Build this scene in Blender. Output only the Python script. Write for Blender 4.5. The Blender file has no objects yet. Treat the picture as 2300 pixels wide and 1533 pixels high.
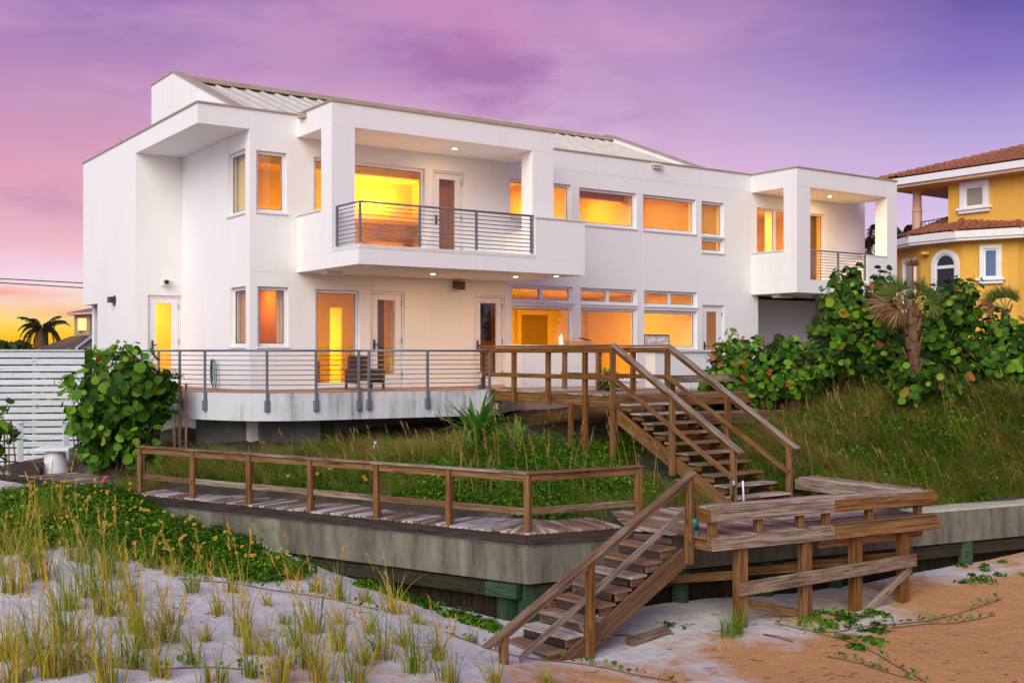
import bpy, bmesh, math, random
import numpy as np
from mathutils import Vector, Matrix

random.seed(7)
RNG = np.random.default_rng(11)
scene = bpy.context.scene
COL = scene.collection
R = math.radians

# ------------------------------------------------------------------ camera
EYE = 4.5                       # metres above the low sand
F, CX, HV = 2492.0, 1150.0, 790.0
cam_d = bpy.data.cameras.new('camera'); cam = bpy.data.objects.new('camera', cam_d); COL.objects.link(cam)
cam.location = (0, 0, EYE); cam.rotation_euler = (R(90), 0, 0)
cam_d.sensor_width = 36; cam_d.lens = 36 * F / 2300; cam_d.shift_y = 23.5 / 2300
cam_d.clip_start = 0.1; cam_d.clip_end = 6000
scene.camera = cam

# ------------------------------------------------------------------ view
scene.view_settings.view_transform = 'Standard'; scene.view_settings.look = 'None'
scene.view_settings.exposure = 0.0; scene.view_settings.gamma = 1.0
scene.view_settings.use_curve_mapping = False
scene.render.engine = 'CYCLES'
scene.cycles.use_denoising = True
scene.cycles.use_adaptive_sampling = True; scene.cycles.adaptive_threshold = .025
scene.cycles.max_bounces = 6; scene.cycles.diffuse_bounces = 3; scene.cycles.glossy_bounces = 2
scene.cycles.transparent_max_bounces = 10; scene.cycles.transmission_bounces = 4
scene.cycles.sample_clamp_indirect = 6.0

def lin(r, g, b):
    f = lambda c: (c/255/12.92) if c/255 <= .04045 else ((c/255+.055)/1.055)**2.4
    return (f(r), f(g), f(b), 1.0)

# ------------------------------------------------------------------ sky
world = bpy.data.worlds.new('World'); scene.world = world; world.use_nodes = True
nt = world.node_tree; nt.nodes.clear()
def N(t, **k):
    n = nt.nodes.new(t)
    for a, v in k.items(): setattr(n, a, v)
    return n
def L(a, b): nt.links.new(a, b)
def Mth(op, a, b=None, c=None, clamp=False):
    n = N('ShaderNodeMath', operation=op, use_clamp=clamp)
    for i, v in enumerate((a, b, c)):
        if v is None: continue
        if isinstance(v, (int, float)): n.inputs[i].default_value = v
        else: L(v, n.inputs[i])
    return n.outputs[0]
def Ramp(fac, stops, interp='LINEAR'):
    n = N('ShaderNodeValToRGB'); cr = n.color_ramp; cr.interpolation = interp
    while len(cr.elements) < len(stops): cr.elements.new(0.5)
    for e, (p, c) in zip(cr.elements, stops): e.position = p; e.color = c if len(c) == 4 else (*c, 1)
    L(fac, n.inputs[0]); return n.outputs[0]
def MixC(fac, a, b):
    n = N('ShaderNodeMix', data_type='RGBA')
    if isinstance(fac, (int, float)): n.inputs[0].default_value = fac
    else: L(fac, n.inputs[0])
    for i, v in ((6, a), (7, b)):
        if isinstance(v, tuple): n.inputs[i].default_value = v
        else: L(v, n.inputs[i])
    return n.outputs[2]
tc = N('ShaderNodeTexCoord'); sx = N('ShaderNodeSeparateXYZ'); L(tc.outputs['Generated'], sx.inputs[0])
az = Mth('ARCTAN2', sx.outputs[0], sx.outputs[1])
el = Mth('ARCSINE', sx.outputs[2])
eln = Mth('DIVIDE', Mth('MAXIMUM', el, 0.0), R(90))
E_ = lambda d: d / 90.0
# afterglow side of the sky (sun has set low on the left) and the side away from it
glow = Ramp(eln, [(0, lin(250,168,40)), (E_(.9), lin(255,205,45)), (E_(1.7), lin(255,226,125)), (E_(2.4), lin(252,228,208)), (E_(3.6), lin(244,218,234)),
                  (E_(5.2), lin(242,188,200)), (E_(8), lin(228,164,184)), (E_(12), lin(196,148,190)), (E_(17.5), lin(148,114,184)), (E_(30), lin(150,132,198)), (E_(90), lin(150,148,205))])
away = Ramp(eln, [(0, lin(238,220,240)), (E_(4), lin(230,210,238)), (E_(7), lin(212,192,230)), (E_(10), lin(188,167,219)), (E_(13.5), lin(138,120,196)),
                  (E_(17.5), lin(86,72,160)), (E_(30), lin(115,106,182)), (E_(90), lin(135,135,198))])
pink = Ramp(eln, [(0, lin(244,214,228)), (E_(6), lin(230,194,221)), (E_(10), lin(216,182,216)), (E_(14), lin(200,160,204)), (E_(18), lin(172,132,190)), (E_(32), lin(155,125,192)), (E_(90), lin(140,138,200))])
t = Mth('MULTIPLY_ADD', Mth('COSINE', Mth('SUBTRACT', az, R(-27))), -0.5, 0.5)
ss = lambda v, lo, hi: (lambda n: n)(Mth('SMOOTH_MIN', Mth('MAXIMUM', Mth('DIVIDE', Mth('SUBTRACT', v, lo), hi-lo), 0.0), 1.0, 0.1))
w1 = ss(t, 0.004, 0.062); w2 = ss(t, 0.07, 0.172)
sky = MixC(w2, MixC(w1, glow, pink), away)
# clouds: long soft banks, stretched along the horizon
def noise(sa, se, scale, detail, rough, off=(0,0,0), dist=0.0):
    cmb = N('ShaderNodeCombineXYZ')
    L(Mth('MULTIPLY_ADD', az, sa, off[0]), cmb.inputs[0]); L(Mth('MULTIPLY_ADD', el, se, off[1]), cmb.inputs[1]); cmb.inputs[2].default_value = off[2]
    n = N('ShaderNodeTexNoise'); n.inputs['Scale'].default_value = scale; n.inputs['Detail'].default_value = detail
    n.inputs['Roughness'].default_value = rough; n.inputs['Distortion'].default_value = dist
    L(cmb.outputs[0], n.inputs['Vector']); return n.outputs[0]
n1 = noise(3.0, 9.0, 1.6, 6, .55, (0.35, 0.1, 1.7), .3)
n2 = noise(4.0, 11.0, 2.4, 8, .62, (2.1, 0.7, 4.2), .3)
def bump(v, c, w):   # soft 0..1 window round c
    x = Mth('DIVIDE', Mth('SUBTRACT', v, c), w); return Mth('EXPONENT', Mth('MULTIPLY', Mth('MULTIPLY', x, x), -1.0))
c1 = Ramp(n1, [(.45, (0,0,0)), (.62, (1,1,1))])
c2 = Ramp(n2, [(.42, (0,0,0)), (.62, (1,1,1))])
dark_bank = Mth('MULTIPLY', Mth('MULTIPLY', bump(Mth('ADD', el, Mth('MULTIPLY', az, .30)), R(13.9), R(2.9)), bump(az, R(-1.0), R(7.5))), Mth('MULTIPLY_ADD', c2, 1.0, .22), clamp=True)
sky = MixC(Mth('MULTIPLY', Mth('MULTIPLY', c1, Mth('MULTIPLY_ADD', w2, -.8, 1.0)), .32), sky, lin(230,178,208))
sky = MixC(Mth('MULTIPLY', dark_bank, .92), sky, lin(170,116,176))
pale_bank = Mth('MULTIPLY', Mth('MULTIPLY', bump(el, R(10.3), R(1.9)), bump(az, R(2), R(9))), Mth('MULTIPLY_ADD', c1, .5, .25), clamp=True)
sky = MixC(Mth('MULTIPLY', pale_bank, .7), sky, lin(232,190,216))
left_bank = Mth('MULTIPLY', Mth('MULTIPLY', bump(el, R(7.2), R(1.0)), bump(az, R(-24), R(5))), c2)
sky = MixC(Mth('MULTIPLY', left_bank, .5), sky, lin(178,130,180))
mag = Mth('MULTIPLY', Mth('MULTIPLY', bump(Mth('ADD', el, Mth('MULTIPLY', az, .22)), R(16.2), R(2.0)), bump(az, R(-2), R(9))), Mth('MULTIPLY_ADD', c1, .8, .1), clamp=True)
sky = MixC(Mth('MULTIPLY', mag, .6), sky, lin(206,140,182))
# salmon streaks in the glow just above the horizon
n3 = noise(3.0, 46.0, 2.2, 4, .5, (0.8, 3.3, 2.0), .2)
c3 = Ramp(n3, [(.40, (0,0,0)), (.56, (1,1,1))])
streak = Mth('MULTIPLY', Mth('MULTIPLY', bump(Mth('ADD', el, Mth('MULTIPLY', az, .16)), R(-1.35), R(.62)), bump(az, R(-26), R(8))), Mth('MULTIPLY_ADD', c3, .6, .4), clamp=True)
sky = MixC(streak, sky, lin(252,166,142))
bg = N('ShaderNodeBackground'); L(sky, bg.inputs[0]); bg.inputs[1].default_value = 1.0
out = N('ShaderNodeOutputWorld'); L(bg.outputs[0], out.inputs[0])

# ------------------------------------------------------------------ sun: the broad soft afterglow
sun_d = bpy.data.lights.new('sun', 'SUN'); sun = bpy.data.objects.new('sun', sun_d); COL.objects.link(sun)
sun_d.energy = 3.45; sun_d.angle = R(50); sun_d.color = (1.0, .98, .84)
SUN_TO = Vector((-.27, -.80, .52)).normalized()
sun.rotation_euler = SUN_TO.to_track_quat('Z', 'Y').to_euler()

# ------------------------------------------------------------------ helpers
TH = R(35.07); E1 = Vector((math.cos(TH), math.sin(TH), 0)); E2 = Vector((-math.sin(TH), math.cos(TH), 0))
H0 = Vector((-6.1239, 25.9095, 0))
def W(a, b, z=0.0): return H0 + E1*a + E2*b + Vector((0, 0, z))
def toh(p): d = Vector((p[0]-H0.x, p[1]-H0.y, 0)); return (d.dot(E1), d.dot(E2))
def at(u, d, z): return Vector(((u-CX)/F*d, d, z))           # bearing u, distance d, height z
def up_at(u, d, v): return at(u, d, EYE - (v-HV)/F*d)

def set_props(o, label=None, cat=None, group=None, kind=None):
    if label: o['label'] = label
    if cat: o['category'] = cat
    if group: o['group'] = group
    if kind: o['kind'] = kind
    return o
def empty(name, loc, rz=0.0, label=None, cat=None, group=None):
    o = bpy.data.objects.new(name, None); COL.objects.link(o); o.location = loc; o.rotation_euler = (0, 0, rz)
    o.empty_display_size = .2
    return set_props(o, label, cat, group)
def link(name, me, mat=None, parent=None, mw=None):
    o = bpy.data.objects.new(name, me); COL.objects.link(o)
    if mat is not None and not me.materials: me.materials.append(mat)
    if parent is not None: o.parent = parent
    if mw is not None: o.matrix_local = mw
    return o

class MB:
    """collects faces; off is taken from every point (root offset)"""
    def __init__(s, off=(0,0,0)): s.v = []; s.f = []; s.off = Vector(off)
    def add(s, vs, fs):
        n = len(s.v); s.v += [tuple(Vector(p)-s.off) for p in vs]; s.f += [tuple(i+n for i in f) for f in fs]; return s
    def box(s, x0, x1, y0, y1, z0, z1):
        return s.add([(x0,y0,z0),(x1,y0,z0),(x1,y1,z0),(x0,y1,z0),(x0,y0,z1),(x1,y0,z1),(x1,y1,z1),(x0,y1,z1)],
                     [(0,3,2,1),(4,5,6,7),(0,1,5,4),(1,2,6,5),(2,3,7,6),(3,0,4,7)])
    def mbox(s, mp, s0, s1, d0, d1, z0, z1):      # box through a wall mapping mp(s, depth, z)
        P = [mp(*c) for c in ((s0,d0,z0),(s1,d0,z0),(s1,d1,z0),(s0,d1,z0),(s0,d0,z1),(s1,d0,z1),(s1,d1,z1),(s0,d1,z1))]
        return s.add(P, [(0,3,2,1),(4,5,6,7),(0,1,5,4),(1,2,6,5),(2,3,7,6),(3,0,4,7)])
    def prism(s, poly, z0, z1):
        n = len(poly); vs = [(p[0],p[1],z0) for p in poly] + [(p[0],p[1],z1) for p in poly]
        fs = [tuple(range(n-1,-1,-1)), tuple(range(n,2*n))] + [(i,(i+1)%n,(i+1)%n+n,i+n) for i in range(n)]
        return s.add(vs, fs)
    def tube(s, pts, r, n=6, cap=True, r1=None):
        pts = [Vector(p) for p in pts]; m = len(pts); rings = []
        for i, p in enumerate(pts):
            t = (pts[min(i+1,m-1)]-pts[max(i-1,0)]).normalized()
            x = t.cross(Vector((0,0,1)) if abs(t.z) < .95 else Vector((1,0,0))).normalized(); y = t.cross(x)
            rr = r if r1 is None else r+(r1-r)*i/(m-1)
            rings.append([p + (x*math.cos(2*math.pi*k/n)+y*math.sin(2*math.pi*k/n))*rr for k in range(n)])
        vs = [q for g in rings for q in g]
        fs = [(i*n+k, i*n+(k+1)%n, (i+1)*n+(k+1)%n, (i+1)*n+k) for i in range(m-1) for k in range(n)]
        if cap: fs += [tuple(range(n-1,-1,-1)), tuple(range((m-1)*n, m*n))]
        return s.add(vs, fs)
    def lathe(s, prof, c, n=20):
        vs = []; m = len(prof)
        for r, z in prof: vs += [(c[0]+r*math.cos(2*math.pi*k/n), c[1]+r*math.sin(2*math.pi*k/n), c[2]+z) for k in range(n)]
        fs = [(i*n+k, i*n+(k+1)%n, (i+1)*n+(k+1)%n, (i+1)*n+k) for i in range(m-1) for k in range(n)]
        fs += [tuple(range(n-1,-1,-1)), tuple(range((m-1)*n, m*n))]
        return s.add(vs, fs)
    def build(s, name, mat, parent=None, smooth=False, bevel=0.0, fix=True):
        me = bpy.data.meshes.new(name); me.from_pydata(s.v, [], s.f)
        if fix or bevel:
            bm = bmesh.new(); bm.from_mesh(me)
            if bevel: bmesh.ops.bevel(bm, geom=[e for e in bm.edges if e.calc_face_angle(0) > .5], offset=bevel, segments=1, affect='EDGES')
            bmesh.ops.recalc_face_normals(bm, faces=bm.faces); bm.to_mesh(me); bm.free()
        if smooth: me.polygons.foreach_set('use_smooth', [True]*len(me.polygons))
        return link(name, me, mat, parent)

def np_mesh(name, verts, quads, tris=None, attrs=None, smooth=True):
    me = bpy.data.meshes.new(name)
    quads = np.asarray(quads, dtype=np.int32).reshape(-1, 4); tris = np.zeros((0,3), np.int32) if tris is None else np.asarray(tris, np.int32).reshape(-1, 3)
    me.vertices.add(len(verts)); me.vertices.foreach_set('co', np.asarray(verts, np.float32).ravel())
    loops = np.concatenate([quads.ravel(), tris.ravel()]); me.loops.add(len(loops)); me.loops.foreach_set('vertex_index', loops)
    nq, n3 = len(quads), len(tris); me.polygons.add(nq+n3)
    start = np.concatenate([np.arange(nq)*4, nq*4+np.arange(n3)*3]).astype(np.int32)
    me.polygons.foreach_set('loop_start', start)
    me.polygons.foreach_set('use_smooth', np.full(nq+n3, smooth))
    for k, v in (attrs or {}).items():
        a = me.attributes.new(k, 'FLOAT', 'POINT'); a.data.foreach_set('value', np.asarray(v, np.float32))
    me.update(calc_edges=True); me.validate()
    return me

# chamfered beam along local X, cached by size so alike pieces share mesh data
_beam = {}
def beam_mesh(name, l, w, h, c, mat):
    key = (name, round(l,3), round(w,3), round(h,3), mat.name)
    if key in _beam: return _beam[key]
    x, y, z = l/2, w/2, h/2; vs = []; idx = {}
    for sx in (-1,1):
        for sy in (-1,1):
            for sz in (-1,1):
                for k, p in enumerate(((sx*x,sy*(y-c),sz*(z-c)), (sx*(x-c),sy*y,sz*(z-c)), (sx*(x-c),sy*(y-c),sz*z))):
                    idx[(sx,sy,sz,k)] = len(vs); vs.append(p)
    fs = []
    for s in (-1,1):
        fs.append([idx[(s,a,b,0)] for a,b in ((-1,-1),(1,-1),(1,1),(-1,1))])
        fs.append([idx[(a,s,b,1)] for a,b in ((-1,-1),(1,-1),(1,1),(-1,1))])
        fs.append([idx[(a,b,s,2)] for a,b in ((-1,-1),(1,-1),(1,1),(-1,1))])
    for a in (-1,1):
        for b in (-1,1):
            fs.append([idx[(-1,a,b,1)], idx[(1,a,b,1)], idx[(1,a,b,2)], idx[(-1,a,b,2)]])
            fs.append([idx[(a,-1,b,0)], idx[(a,1,b,0)], idx[(a,1,b,2)], idx[(a,-1,b,2)]])
            fs.append([idx[(a,b,-1,0)], idx[(a,b,1,0)], idx[(a,b,1,1)], idx[(a,b,-1,1)]])
            for d in (-1,1): fs.append([idx[(a,b,d,0)], idx[(a,b,d,1)], idx[(a,b,d,2)]])
    out = []
    for f in fs:
        p = [Vector(vs[i]) for i in f]; n = (p[1]-p[0]).cross(p[2]-p[0]); c_ = sum(p, Vector())/len(p)
        out.append(f if n.dot(c_) > 0 else f[::-1])
    me = bpy.data.meshes.new(name); me.from_pydata(vs, [], out); me.materials.append(mat); _beam[key] = me
    return me
def beam(name, p0, p1, w, h, mat, parent=None, c=.006, roll=0.0, up=(0,0,1)):
    """a timber from p0 to p1 (centre line), w across, h along up"""
    p0, p1 = Vector(p0), Vector(p1); d = p1-p0; l = d.length; x = d.normalized(); u = Vector(up)
    if abs(x.dot(u)) > .98: u = Vector((E2.x, E2.y, 0))
    y = u.cross(x).normalized(); z = x.cross(y)
    m = Matrix((x, y, z)).transposed().to_4x4()
    if roll: m = m @ Matrix.Rotation(roll, 4, 'X')
    o = link(name, beam_mesh(name, l, w, h, min(c, w/4, h/4), mat), None, parent)
    mid = (p0+p1)/2
    if parent is not None: mid = mid - Vector(parent.location)      # parents used here are unrotated
    m.translation = mid; o.matrix_local = m
    return o
# ------------------------------------------------------------------ materials
def mat_new(name):
    m = bpy.data.materials.new(name); m.use_nodes = True; t = m.node_tree
    return m, t, t.nodes['Principled BSDF'], t.nodes['Material Output']
class G:
    """small node-graph helper"""
    def __init__(s, t): s.t = t
    def n(s, ty, **k):
        x = s.t.nodes.new(ty)
        for a, v in k.items(): setattr(x, a, v)
        return x
    def l(s, a, b): s.t.links.new(a, b)
    def coord(s, which='Object', scale=(1,1,1), rnd=False):
        tc = s.n('ShaderNodeTexCoord'); mp = s.n('ShaderNodeMapping'); mp.inputs['Scale'].default_value = scale
        s.l(tc.outputs[which], mp.inputs['Vector'])
        if rnd:
            oi = s.n('ShaderNodeObjectInfo'); cb = s.n('ShaderNodeCombineXYZ'); mu = s.n('ShaderNodeMath', operation='MULTIPLY'); mu.inputs[1].default_value = 57.0
            s.l(oi.outputs['Random'], mu.inputs[0]); s.l(mu.outputs[0], cb.inputs[0]); s.l(mu.outputs[0], cb.inputs[1]); s.l(cb.outputs[0], mp.inputs['Location'])
        return mp.outputs[0]
    def world(s, scale=(1,1,1)):
        g = s.n('ShaderNodeNewGeometry'); mp = s.n('ShaderNodeMapping'); mp.inputs['Scale'].default_value = scale
        s.l(g.outputs['Position'], mp.inputs['Vector']); return mp.outputs[0]
    def noise(s, vec, scale, detail=4, rough=.55, dist=0.0):
        x = s.n('ShaderNodeTexNoise'); x.inputs['Scale'].default_value = scale; x.inputs['Detail'].default_value = detail
        x.inputs['Roughness'].default_value = rough; x.inputs['Distortion'].default_value = dist
        s.l(vec, x.inputs['Vector']); return x.outputs[0]
    def ramp(s, fac, stops):
        x = s.n('ShaderNodeValToRGB'); cr = x.color_ramp
        while len(cr.elements) < len(stops): cr.elements.new(.5)
        for e, (p, c) in zip(cr.elements, stops): e.position = p; e.color = (*c[:3], 1)
        s.l(fac, x.inputs[0]); return x.outputs[0]
    def mix(s, fac, a, b, mode='MIX'):
        x = s.n('ShaderNodeMix', data_type='RGBA', blend_type=mode)
        for i, v in ((0, fac), (6, a), (7, b)):
            if isinstance(v, (int, float)): x.inputs[i].default_value = v
            elif isinstance(v, tuple): x.inputs[i].default_value = (*v[:3], 1)
            else: s.l(v, x.inputs[i])
        return x.outputs[2]
    def bump(s, h, strength, dist, bsdf):
        x = s.n('ShaderNodeBump'); x.inputs['Strength'].default_value = strength; x.inputs['Distance'].default_value = dist
        s.l(h, x.inputs['Height']); s.l(x.outputs[0], bsdf.inputs['Normal'])

def plain(name, col, rough=.6, metal=0.0, spec=.4, var=.0, vscale=3.0):
    m, t, b, o = mat_new(name); g = G(t)
    b.inputs['Roughness'].default_value = rough; b.inputs['Metallic'].default_value = metal; b.inputs['Specular IOR Level'].default_value = spec
    if var:
        n = g.noise(g.coord('Object', rnd=True), vscale, 4)
        c = g.ramp(n, [(.3, tuple(x*(1-var) for x in col[:3])), (.7, tuple(min(1, x*(1+var*.5)) for x in col[:3]))])
        g.l(c, b.inputs['Base Color'])
    else: b.inputs['Base Color'].default_value = (*col[:3], 1)
    return m
def stucco(name, col, stain, amount=.35, streak=True):
    m, t, b, o = mat_new(name); g = G(t)
    b.inputs['Roughness'].default_value = .9; b.inputs['Specular IOR Level'].default_value = .2
    v = g.coord('Object')
    big = g.noise(v, .7, 5, .6)
    st = g.noise(g.coord('Object', (3.2, 3.2, .22)), 1.6, 5, .65)
    f = g.n('ShaderNodeMath', operation='MULTIPLY'); g.l(big, f.inputs[0]); g.l(st, f.inputs[1])
    fac = g.ramp(f.outputs[0], [(.24, (0,0,0)), (.46, (amount,)*3)])
    g.l(g.mix(fac, col, stain), b.inputs['Base Color'])
    g.bump(g.noise(v, 60, 5, .7), .25, .01, b)
    return m
def weathered(name, top, low, dark, grain=1.0, rough=.8, patch=(.35, .65)):
    """timber with grain along local X, knots and a random tone for each board"""
    m, t, b, o = mat_new(name); g = G(t)
    b.inputs['Roughness'].default_value = rough; b.inputs['Specular IOR Level'].default_value = .1
    v = g.coord('Object', (1.1, 26, 26), rnd=True)
    gr = g.noise(v, 1.3*grain, 6, .65, .6)
    pt = g.noise(g.coord('Object', (1.2, 3, 3), rnd=True), 1.1, 4, .6)
    oi = g.n('ShaderNodeObjectInfo')
    mixf = g.n('ShaderNodeMath', operation='MULTIPLY_ADD', use_clamp=True); mixf.inputs[1].default_value = .55; 
    sub = g.n('ShaderNodeMath', operation='SUBTRACT'); g.l(pt, sub.inputs[0]); sub.inputs[1].default_value = .22
    g.l(oi.outputs['Random'], mixf.inputs[0]); g.l(sub.outputs[0], mixf.inputs[2])
    base = g.mix(g.ramp(mixf.outputs[0], [(patch[0], (0,0,0)), (patch[1], (1,1,1))]), top, low)
    col = g.mix(g.ramp(gr, [(.36, (.85,)*3), (.58, (0,)*3)]), base, dark)
    vo = g.n('ShaderNodeTexVoronoi'); vo.inputs['Scale'].default_value = 1.0
    g.l(g.coord('Object', (1.6, 7, 7), rnd=True), vo.inputs['Vector'])
    kn = g.ramp(vo.outputs['Distance'], [(.06, (.8,)*3), (.11, (0,)*3)])
    g.l(g.mix(kn, col, tuple(x*.35 for x in dark)), b.inputs['Base Color'])
    g.bump(gr, .6, .008, b)
    return m
def leafmat(name, stops, attr=True, trans=.3, rough=.45, spec=.35):
    m, t, b, o = mat_new(name); g = G(t)
    if attr:
        a = g.n('ShaderNodeAttribute'); a.attribute_name = 'tint'; fac = a.outputs['Fac']
    else:
        oi = g.n('ShaderNodeObjectInfo'); fac = oi.outputs['Random']
    c = g.ramp(fac, stops); g.l(c, b.inputs['Base Color'])
    b.inputs['Roughness'].default_value = max(rough, .5); b.inputs['Specular IOR Level'].default_value = spec*.3
    tr = g.n('ShaderNodeBsdfTranslucent'); g.l(c, tr.inputs[0]); mx = g.n('ShaderNodeMixShader'); mx.inputs[0].default_value = trans
    g.l(b.outputs[0], mx.inputs[1]); g.l(tr.outputs[0], mx.inputs[2]); g.l(mx.outputs[0], o.inputs[0])
    return m
def emit(name, col, s):
    m, t, b, o = mat_new(name); b.inputs['Base Color'].default_value = (*col, 1)
    b.inputs['Emission Color'].default_value = (*col, 1); b.inputs['Emission Strength'].default_value = s
    return m
def glassmat(name, tint=(1,1,1), refl=1.0):
    m, t, b, o = mat_new(name); g = G(t); t.nodes.remove(b)
    tr = g.n('ShaderNodeBsdfTransparent'); tr.inputs[0].default_value = (*tint, 1)
    gl = g.n('ShaderNodeBsdfGlossy'); gl.inputs['Roughness'].default_value = .01; gl.inputs['Color'].default_value = (.9,.9,.95,1)
    lw_ = g.n('ShaderNodeLayerWeight'); lw_.inputs[0].default_value = .5       # Schlick reflectance, the same from both sides of the thin pane
    pw = g.n('ShaderNodeMath', operation='POWER'); g.l(lw_.outputs['Facing'], pw.inputs[0]); pw.inputs[1].default_value = 5.0
    mu = g.n('ShaderNodeMath', operation='MULTIPLY_ADD', use_clamp=True); g.l(pw.outputs[0], mu.inputs[0]); mu.inputs[1].default_value = .6*refl; mu.inputs[2].default_value = .03*refl
    mx = g.n('ShaderNodeMixShader'); g.l(mu.outputs[0], mx.inputs[0]); g.l(tr.outputs[0], mx.inputs[1]); g.l(gl.outputs[0], mx.inputs[2]); g.l(mx.outputs[0], o.inputs[0])
    return m

M = {}
M['stucco'] = stucco('white_stucco', (.80,.79,.78), (.58,.58,.53), .22)
M['frame'] = plain('white_frame', (.78,.78,.80), .4, var=.06)
M['sill'] = plain('white_sill', (.70,.69,.68), .7, var=.1)
M['coping'] = plain('tan_coping', (.40,.33,.23), .6, var=.15)
M['metal_roof'] = plain('pale_metal_roof', (.62,.59,.52), .45, .0, .5, var=.12, vscale=2)
M['rail'] = plain('grey_painted_rail', (.17,.20,.24), .4, .3, .5, var=.15)
M['glass'] = glassmat('window_glass')
M['dark_glass'] = plain('dark_pane', (.03,.035,.045), .08, 0, .8)
M['blue_glass'] = plain('blue_pane', (.10,.15,.27), .12, 0, .8)
M['grey_glass'] = plain('grey_pane', (.30,.27,.21), .25, 0, .6, var=.1)
M['paint'] = plain('amber_room_paint', (.78,.60,.20), .9, var=.03)
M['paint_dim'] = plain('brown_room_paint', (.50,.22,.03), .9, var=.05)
M['room_floor'] = plain('room_floor', (.45,.25,.12), .4, var=.2)
M['curtain'] = leafmat('cream_curtain', [(0,(.75,.68,.52)),(1,(.8,.72,.56))], attr=False, trans=.5, rough=.9)
M['brown_curtain'] = leafmat('brown_curtain', [(0,(.20,.12,.06)),(1,(.26,.15,.08))], attr=False, trans=.25, rough=.9)
M['shade'] = leafmat('tan_roller_shade', [(0,(.66,.52,.10)),(1,(.68,.53,.1))], attr=False, trans=.65, rough=.9)
M['terrace'] = stucco('stained_terrace_concrete', (.56,.575,.60), (.13,.14,.11), .95)
M['terrace_floor'] = plain('terracotta_terrace_floor', (.42,.20,.11), .6, var=.2)
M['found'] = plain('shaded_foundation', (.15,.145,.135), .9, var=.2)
M['handle'] = plain('dark_metal', (.05,.05,.055), .4, .5)
M['steel'] = plain('steel', (.5,.5,.5), .35, .7)
M['lamp'] = emit('downlight_lens', (1.0,.78,.45), 14)
M['wood'] = weathered('brown_timber', (.215,.092,.025), (.27,.145,.06), (.05,.02,.007))
M['wood_grey'] = weathered('weathered_grey_timber', (.34,.265,.205), (.19,.105,.05), (.055,.034,.023))
M['plank'] = weathered('weathered_deck_plank', (.55,.46,.39), (.28,.16,.09), (.08,.05,.035), 1.0, patch=(.35,.65))
M['plank_dark'] = weathered('dark_boardwalk_plank', (.58,.52,.48), (.22,.15,.11), (.05,.035,.028), 1.0, patch=(.35,.62))
M['wood_dark'] = weathered('blackened_timber', (.055,.045,.04), (.13,.09,.065), (.02,.016,.014))
M['pile'] = weathered('green_treated_timber', (.035,.08,.045), (.06,.10,.055), (.014,.026,.016))
M['sheet'] = weathered('brown_sheet_pile', (.05,.034,.018), (.032,.025,.016), (.012,.01,.007))
M['wale'] = weathered('dark_olive_wale', (.032,.034,.02), (.05,.042,.025), (.012,.012,.008))
M['white_wood'] = weathered('white_painted_slat', (.66,.69,.72), (.58,.62,.64), (.45,.47,.48))
M['white_pot'] = plain('white_glazed_stand', (.76,.77,.80), .35, var=.04)
M['dark_box'] = plain('dark_planter_timber', (.05,.035,.028), .8, var=.3)
M['hose'] = plain('green_hose', (.02,.12,.10), .4)
M['black'] = plain('black_plastic', (.015,.015,.015), .4)
M['red'] = plain('red_tape', (.65,.06,.05), .5)
M['teal'] = plain('teal_metal', (.03,.16,.15), .4, .2)
M['yellow'] = stucco('ochre_stucco', (.76,.42,.075), (.60,.30,.05), .55)
M['white_trim'] = plain('white_trim', (.80,.79,.78), .6, var=.04)
M['tile'] = plain('terracotta_tile', (.32,.115,.055), .8, var=.35, vscale=1.4)
M['column'] = plain('peach_column', (.62,.38,.25), .8, var=.06)
M['iron'] = plain('wrought_iron', (.05,.03,.025), .6)
M['tan_wall'] = plain('tan_siding', (.36,.27,.17), .9, var=.08)
M['far_roof'] = plain('brown_metal_roof', (.22,.16,.12), .45, .2, .5, var=.2)
M['cardboard'] = plain('cardboard', (.42,.24,.11), .8, var=.1)
M['wicker'] = plain('dark_wicker', (.08,.035,.018), .7, var=.3, vscale=30)
M['bark'] = plain('grey_brown_bark', (.13,.08,.045), .9, var=.4, vscale=8)
M['boot'] = weathered('palm_boot', (.24,.135,.07), (.17,.085,.04), (.06,.03,.015))
M['stem'] = plain('brown_stem', (.16,.09,.05), .8, var=.2)
M['green_stem'] = plain('green_stem', (.10,.16,.05), .6, var=.2)
M['petal_white'] = leafmat('white_petal', [(0,(.85,.85,.82)),(1,(.8,.82,.8))], attr=False, trans=.3)
M['petal'] = leafmat('yellow_petal', [(0,(.80,.42,.04)),(1,(.85,.55,.08))], attr=False, trans=.2)
M['seed'] = plain('brown_flower_eye', (.09,.03,.01), .8)
M['grape'] = leafmat('sea_grape_leaf', [(0,(.014,.045,.003)),(.4,(.045,.13,.006)),(.75,(.095,.25,.012)),(.96,(.20,.38,.03)),(.99,(.34,.17,.03)),(1,(.42,.12,.03))], attr=False, trans=.28, rough=.35, spec=.45)
M['grape_a'] = leafmat('sea_grape_foliage', [(0,(.008,.028,.003)),(.4,(.03,.095,.005)),(.8,(.08,.215,.01)),(.97,(.19,.34,.03)),(.993,(.34,.17,.03)),(1,(.42,.12,.03))], trans=.28, rough=.35, spec=.45)
M['grape_red'] = leafmat('red_sea_grape_leaf', [(0,(.55,.16,.03)),(1,(.60,.06,.03))], attr=False, trans=.3)
M['cover'] = leafmat('ground_cover_leaf', [(0,(.03,.085,.004)),(.45,(.10,.27,.008)),(1,(.26,.48,.03))], trans=.38)
M['grass'] = leafmat('dune_grass', [(0,(.04,.095,.005)),(.28,(.125,.275,.012)),(.52,(.22,.29,.03)),(.74,(.31,.20,.055)),(1,(.48,.28,.11))], trans=.35, rough=.6)
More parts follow.
